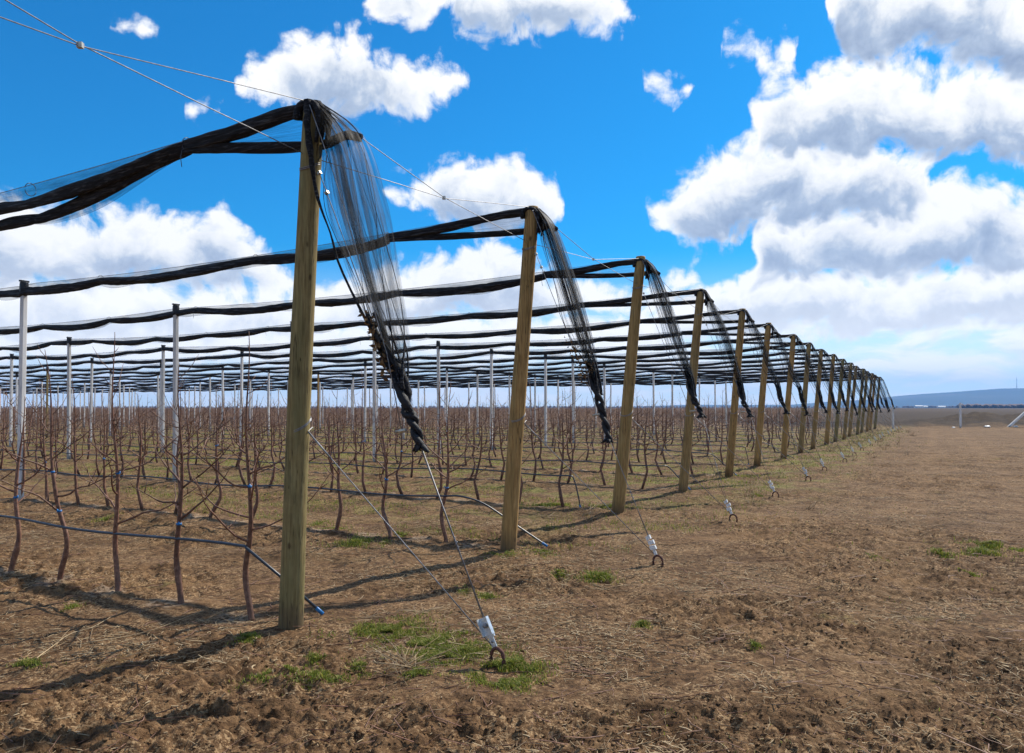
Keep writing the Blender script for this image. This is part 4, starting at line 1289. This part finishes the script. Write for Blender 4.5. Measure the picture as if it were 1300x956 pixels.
# long dry stalks lying on the soil before the first trees, and weed fans round the anchors
mb = MB()
def stalk(pxs, r=.004, lift=0.012):
    P = [on_ground(ground_at_px(*q), lift) for q in pxs]
    P = cat_interp(P, 14); mb.tube(P, np.linspace(r, r * .45, 14), 5, True, .3)
stalk([(49, 838), (72, 818), (95, 804), (138, 795)], .005)
stalk([(95, 804), (120, 797), (146, 786)], .004); stalk([(114, 815), (163, 806), (205, 798), (261, 781)], .0045)
stalk([(72, 822), (90, 800), (110, 790)], .003); stalk([(120, 800), (118, 812), (125, 820)], .003); stalk([(330, 858), (322, 845), (345, 838), (358, 836)], .007)
rr = random.Random(8)
def fan(px, py, n, s, spread=.8, r=.0022):
    c = on_ground(ground_at_px(px, py))
    for q in range(n):
        a = rr.uniform(0, 6.28); l = s * rr.uniform(.5, 1.2); up = rr.uniform(.05, spread)
        st = c + np.array([rr.gauss(0, s * .18), rr.gauss(0, s * .18), 0]); d = np.array([math.cos(a), math.sin(a), up])
        p2 = st + d * l * .55; p3 = st + d * l - UP * l * rr.uniform(0, .35) * up
        p3[2] = max(p3[2], gz(p3) + .004); p2[2] = max(p2[2], gz(p2) + .006)
        mb.tube([st, p2, p3], [r, r * .85, r * .45], 4)
fan(520, 846, 34, .26, .7, .0026); fan(500, 850, 16, .22, .5); fan(745, 655, 22, .28, .9, .003); fan(750, 660, 16, .24, 1.0, .0025); fan(540, 778, 30, .20, .25, .002); fan(470, 785, 18, .2, .25, .002)
fan(590, 832, 12, .22, .35, .0026); fan(630, 812, 10, .25, .3, .002)
fan(800, 690, 16, .3, .5); fan(770, 745, 20, .22, .4); fan(690, 655, 20, .3, .5)
for q in range(90):       # dry weeds along the line of posts and anchors
    i = rr.uniform(1.5, 17.5); b = np.array([-1.76 + 1.70 * i, 5.93 + 3.124 * i, 0]) - RW * rr.gauss(.9, 1.0) + E * rr.gauss(0, .4)
    px = 650 + b[0] / b[1] * F; py = HORIZON + EYE / b[1] * F
    fan(px, py, rr.randint(6, 16), rr.uniform(.18, .42), 1.6, .0028 if i < 6 else .004)
o = mb.build('dry_weeds', M['straw'], None, True); tag(o, 'dead straw coloured weed stalks lying and standing on the soil', kind='stuff')

# crumbs and clods of soil
def clods(n, r0, r1, smin, smax, name, label):
    X, Y = view_scatter(n, r0, r1)
    pat = vnoise(X * .55 + 20, Y * .8, 5)
    keep = RNG.random(len(X)) < .12 + .88 * sstep(.35, .7, pat)
    X, Y = X[keep], Y[keep]; n = len(X)
    s = smin * (smax / smin) ** (RNG.random(n) ** 2.6)
    ph = (1 + 5 ** .5) / 2
    ico = np.array([(-1, ph, 0), (1, ph, 0), (-1, -ph, 0), (1, -ph, 0), (0, -1, ph), (0, 1, ph), (0, -1, -ph), (0, 1, -ph), (ph, 0, -1), (ph, 0, 1), (-ph, 0, -1), (-ph, 0, 1)]) / 1.9
    tri = np.array([(0, 11, 5), (0, 5, 1), (0, 1, 7), (0, 7, 10), (0, 10, 11), (1, 5, 9), (5, 11, 4), (11, 10, 2), (10, 7, 6), (7, 1, 8), (3, 9, 4), (3, 4, 2), (3, 2, 6), (3, 6, 8), (3, 8, 9), (4, 9, 5), (2, 4, 11), (6, 2, 10), (8, 6, 7), (9, 8, 1)])
    V = ico[None] * s[:, None, None] * RNG.uniform(.6, 1.35, (n, 12, 1)) * RNG.uniform(.65, 1.3, (n, 1, 3))
    V[..., 2] *= .42
    V += np.stack([X, Y, ground_z(X, Y) + s * .15], -1)[:, None, :]
    Fq = (np.arange(n)[:, None, None] * 12 + tri[None]).reshape(-1, 3)
    o = link(name, fast_mesh(name, V.reshape(-1, 3), Fq, M['ground'])); tag(o, label, kind='stuff')
clods(80000, 2.7, 26, .003, .015, 'soil_clods', 'loose crumbs and clods of brown soil')

# grass and moss
def grass():
    pts = []
    def patch(px, py, rx, ry, n, h=.024):
        n = int(n * 3.0)
        c = ground_at_px(px, py); wx = rx * c[1] / F; wy = ry * c[1] ** 2 / (EYE * F) 
        a = RNG.uniform(0, 6.28, n); r = np.abs(RNG.normal(0, .62, n))
        k = 1 + .35 * np.sin(a * 3 + px) + .2 * np.sin(a * 5 + py)
        x = c[0] + wx * k * r * np.cos(a); y = c[1] + wy * k * r * np.sin(a)
        m = vnoise(x * 9, y * 9, 61) > .34
        pts.append(np.stack([x[m], y[m], np.full(m.sum(), h)], -1))
    for a in [(495, 800, 52, 12, 2600), (545, 814, 40, 10, 1900), (590, 824, 36, 9, 1700), (560, 830, 40, 8, 1300), (650, 842, 34, 9, 1500, .035), (640, 862, 40, 9, 1300), (530, 852, 16, 7, 400), (355, 858, 30, 9, 1000), (410, 862, 30, 8, 700), (402, 836, 12, 5, 200),
              (318, 812, 14, 5, 300), (592, 752, 12, 4, 260), (618, 757, 11, 4, 260), (605, 800, 14, 6, 300), (757, 733, 22, 6, 700, .04), (710, 728, 16, 4, 250), (690, 700, 20, 5, 250), (640, 705, 26, 4, 300), (450, 690, 24, 5, 500, .05), (425, 672, 26, 3, 250), (700, 645, 40, 3, 400, .05), (775, 645, 30, 3, 250, .05),
              (1258, 694, 24, 5, 600, .05), (1242, 703, 18, 5, 450, .05), (1195, 703, 12, 4, 300, .05), (1290, 700, 10, 4, 200, .05), (1232, 729, 9, 4, 180), (814, 793, 10, 4, 260), (958, 822, 8, 4, 120), (1110, 708, 14, 3, 150), (965, 628, 14, 2, 160, .05), (945, 606, 30, 2, 200, .05), (490, 690, 12, 4, 160), (405, 664, 16, 4, 200), (135, 662, 10, 4, 120, .06), (510, 680, 16, 4, 200), (40, 842, 26, 6, 250), (465, 845, 26, 8, 500), (95, 772, 10, 4, 120)]:
        patch(*a)
    # strips of young grass in the alleys between the rows
    for i in range(1, 13):
        n = 9000
        y0 = row_base(i)
        t = RNG.uniform(-1.5, min(visible_len(i), 40), n); e = RNG.uniform(.5, 3.0, n)
        x = y0[0] + RW[0] * t + E[0] * e; y = y0[1] + RW[1] * t + E[1] * e
        m = vnoise(x * 1.1, y * 1.1, 62) * .6 + vnoise(x * 4, y * 4, 63) * .4 > (.47 if i > 2 else .55)
        pts.append(np.stack([x[m], y[m], RNG.uniform(.03, .07, m.sum())], -1))
    # along the line of posts
    n = 12000; u = RNG.uniform(1.6, 16, n); t = RNG.normal(-.6, 1.0, n)
    x = P0[0] + E[0] * u * 3.556 + RW[0] * t; y = P0[1] + E[1] * u * 3.556 + RW[1] * t
    m = vnoise(x * .8, y * .8, 64) * .6 + vnoise(x * 3, y * 3, 65) * .4 > .54
    pts.append(np.stack([x[m], y[m], RNG.uniform(.03, .08, m.sum())], -1))
    # sparse seedlings on the headland
    X, Y = view_scatter(9000, 3, 40); m = (vnoise(X * .6, Y * .6, 66) * .5 + vnoise(X * 3.3, Y * 3.3, 67) * .5) > .64
    pts.append(np.stack([X[m], Y[m], RNG.uniform(.012, .03, m.sum())], -1))
    p = np.concatenate(pts); n = len(p)
    X, Y, H = p[:, 0], p[:, 1], p[:, 2] * RNG.uniform(.5, 1.4, len(p))
    th = RNG.uniform(0, 6.28, n); ln = RNG.uniform(.2, 1.1, n)
    D = np.stack([np.cos(th), np.sin(th), np.zeros(n)], -1); S = np.stack([-np.sin(th), np.cos(th), np.zeros(n)], -1)
    w = (RNG.uniform(.0012, .0026, n) * (1 + Y / 14))[:, None]
    B = np.stack([X, Y, ground_z(X, Y) - .004], -1)
    mid = B + UP * (H * .6)[:, None] + D * (H * ln * .35)[:, None]; tip = B + UP * (H * (1 - .25 * ln))[:, None] + D * (H * ln)[:, None]
    V = np.stack([B - S * w, B + S * w, mid + S * w * .8, mid - S * w * .8, tip], 1).reshape(-1, 3)
    b5 = np.arange(n)[:, None] * 5
    tri = np.concatenate([b5 + np.array([[0, 1, 2]]), b5 + np.array([[0, 2, 3]]), b5 + np.array([[3, 2, 4]])], 0)
    o = link('grass', fast_mesh('grass', V, tri, M['grass'])); tag(o, 'short young green grass and moss in patches on the soil', kind='stuff')
grass()

# ------------------------------------------------------------------ the air between here and the hills
if HAZE > 0:
    hz = MB(); hz.box((0, 0, 166), (19300, 19300, 340))
    mt = bpy.data.materials.new('pale_air'); mt.use_nodes = True; nt = NT(mt.node_tree)
    nt.nodes.remove(nt.nodes['Principled BSDF'])
    pv = nt.n('ShaderNodeVolumePrincipled'); pv.inputs['Color'].default_value = (.15, .46, 1.0, 1); pv.inputs['Density'].default_value = HAZE; pv.inputs['Anisotropy'].default_value = .1
    nt.l(pv.outputs[0], nt.nodes['Material Output'].inputs['Volume'])
    o = hz.build('haze', mt, None, False); tag(o, 'thin blue haze lying over the plain', kind='stuff')
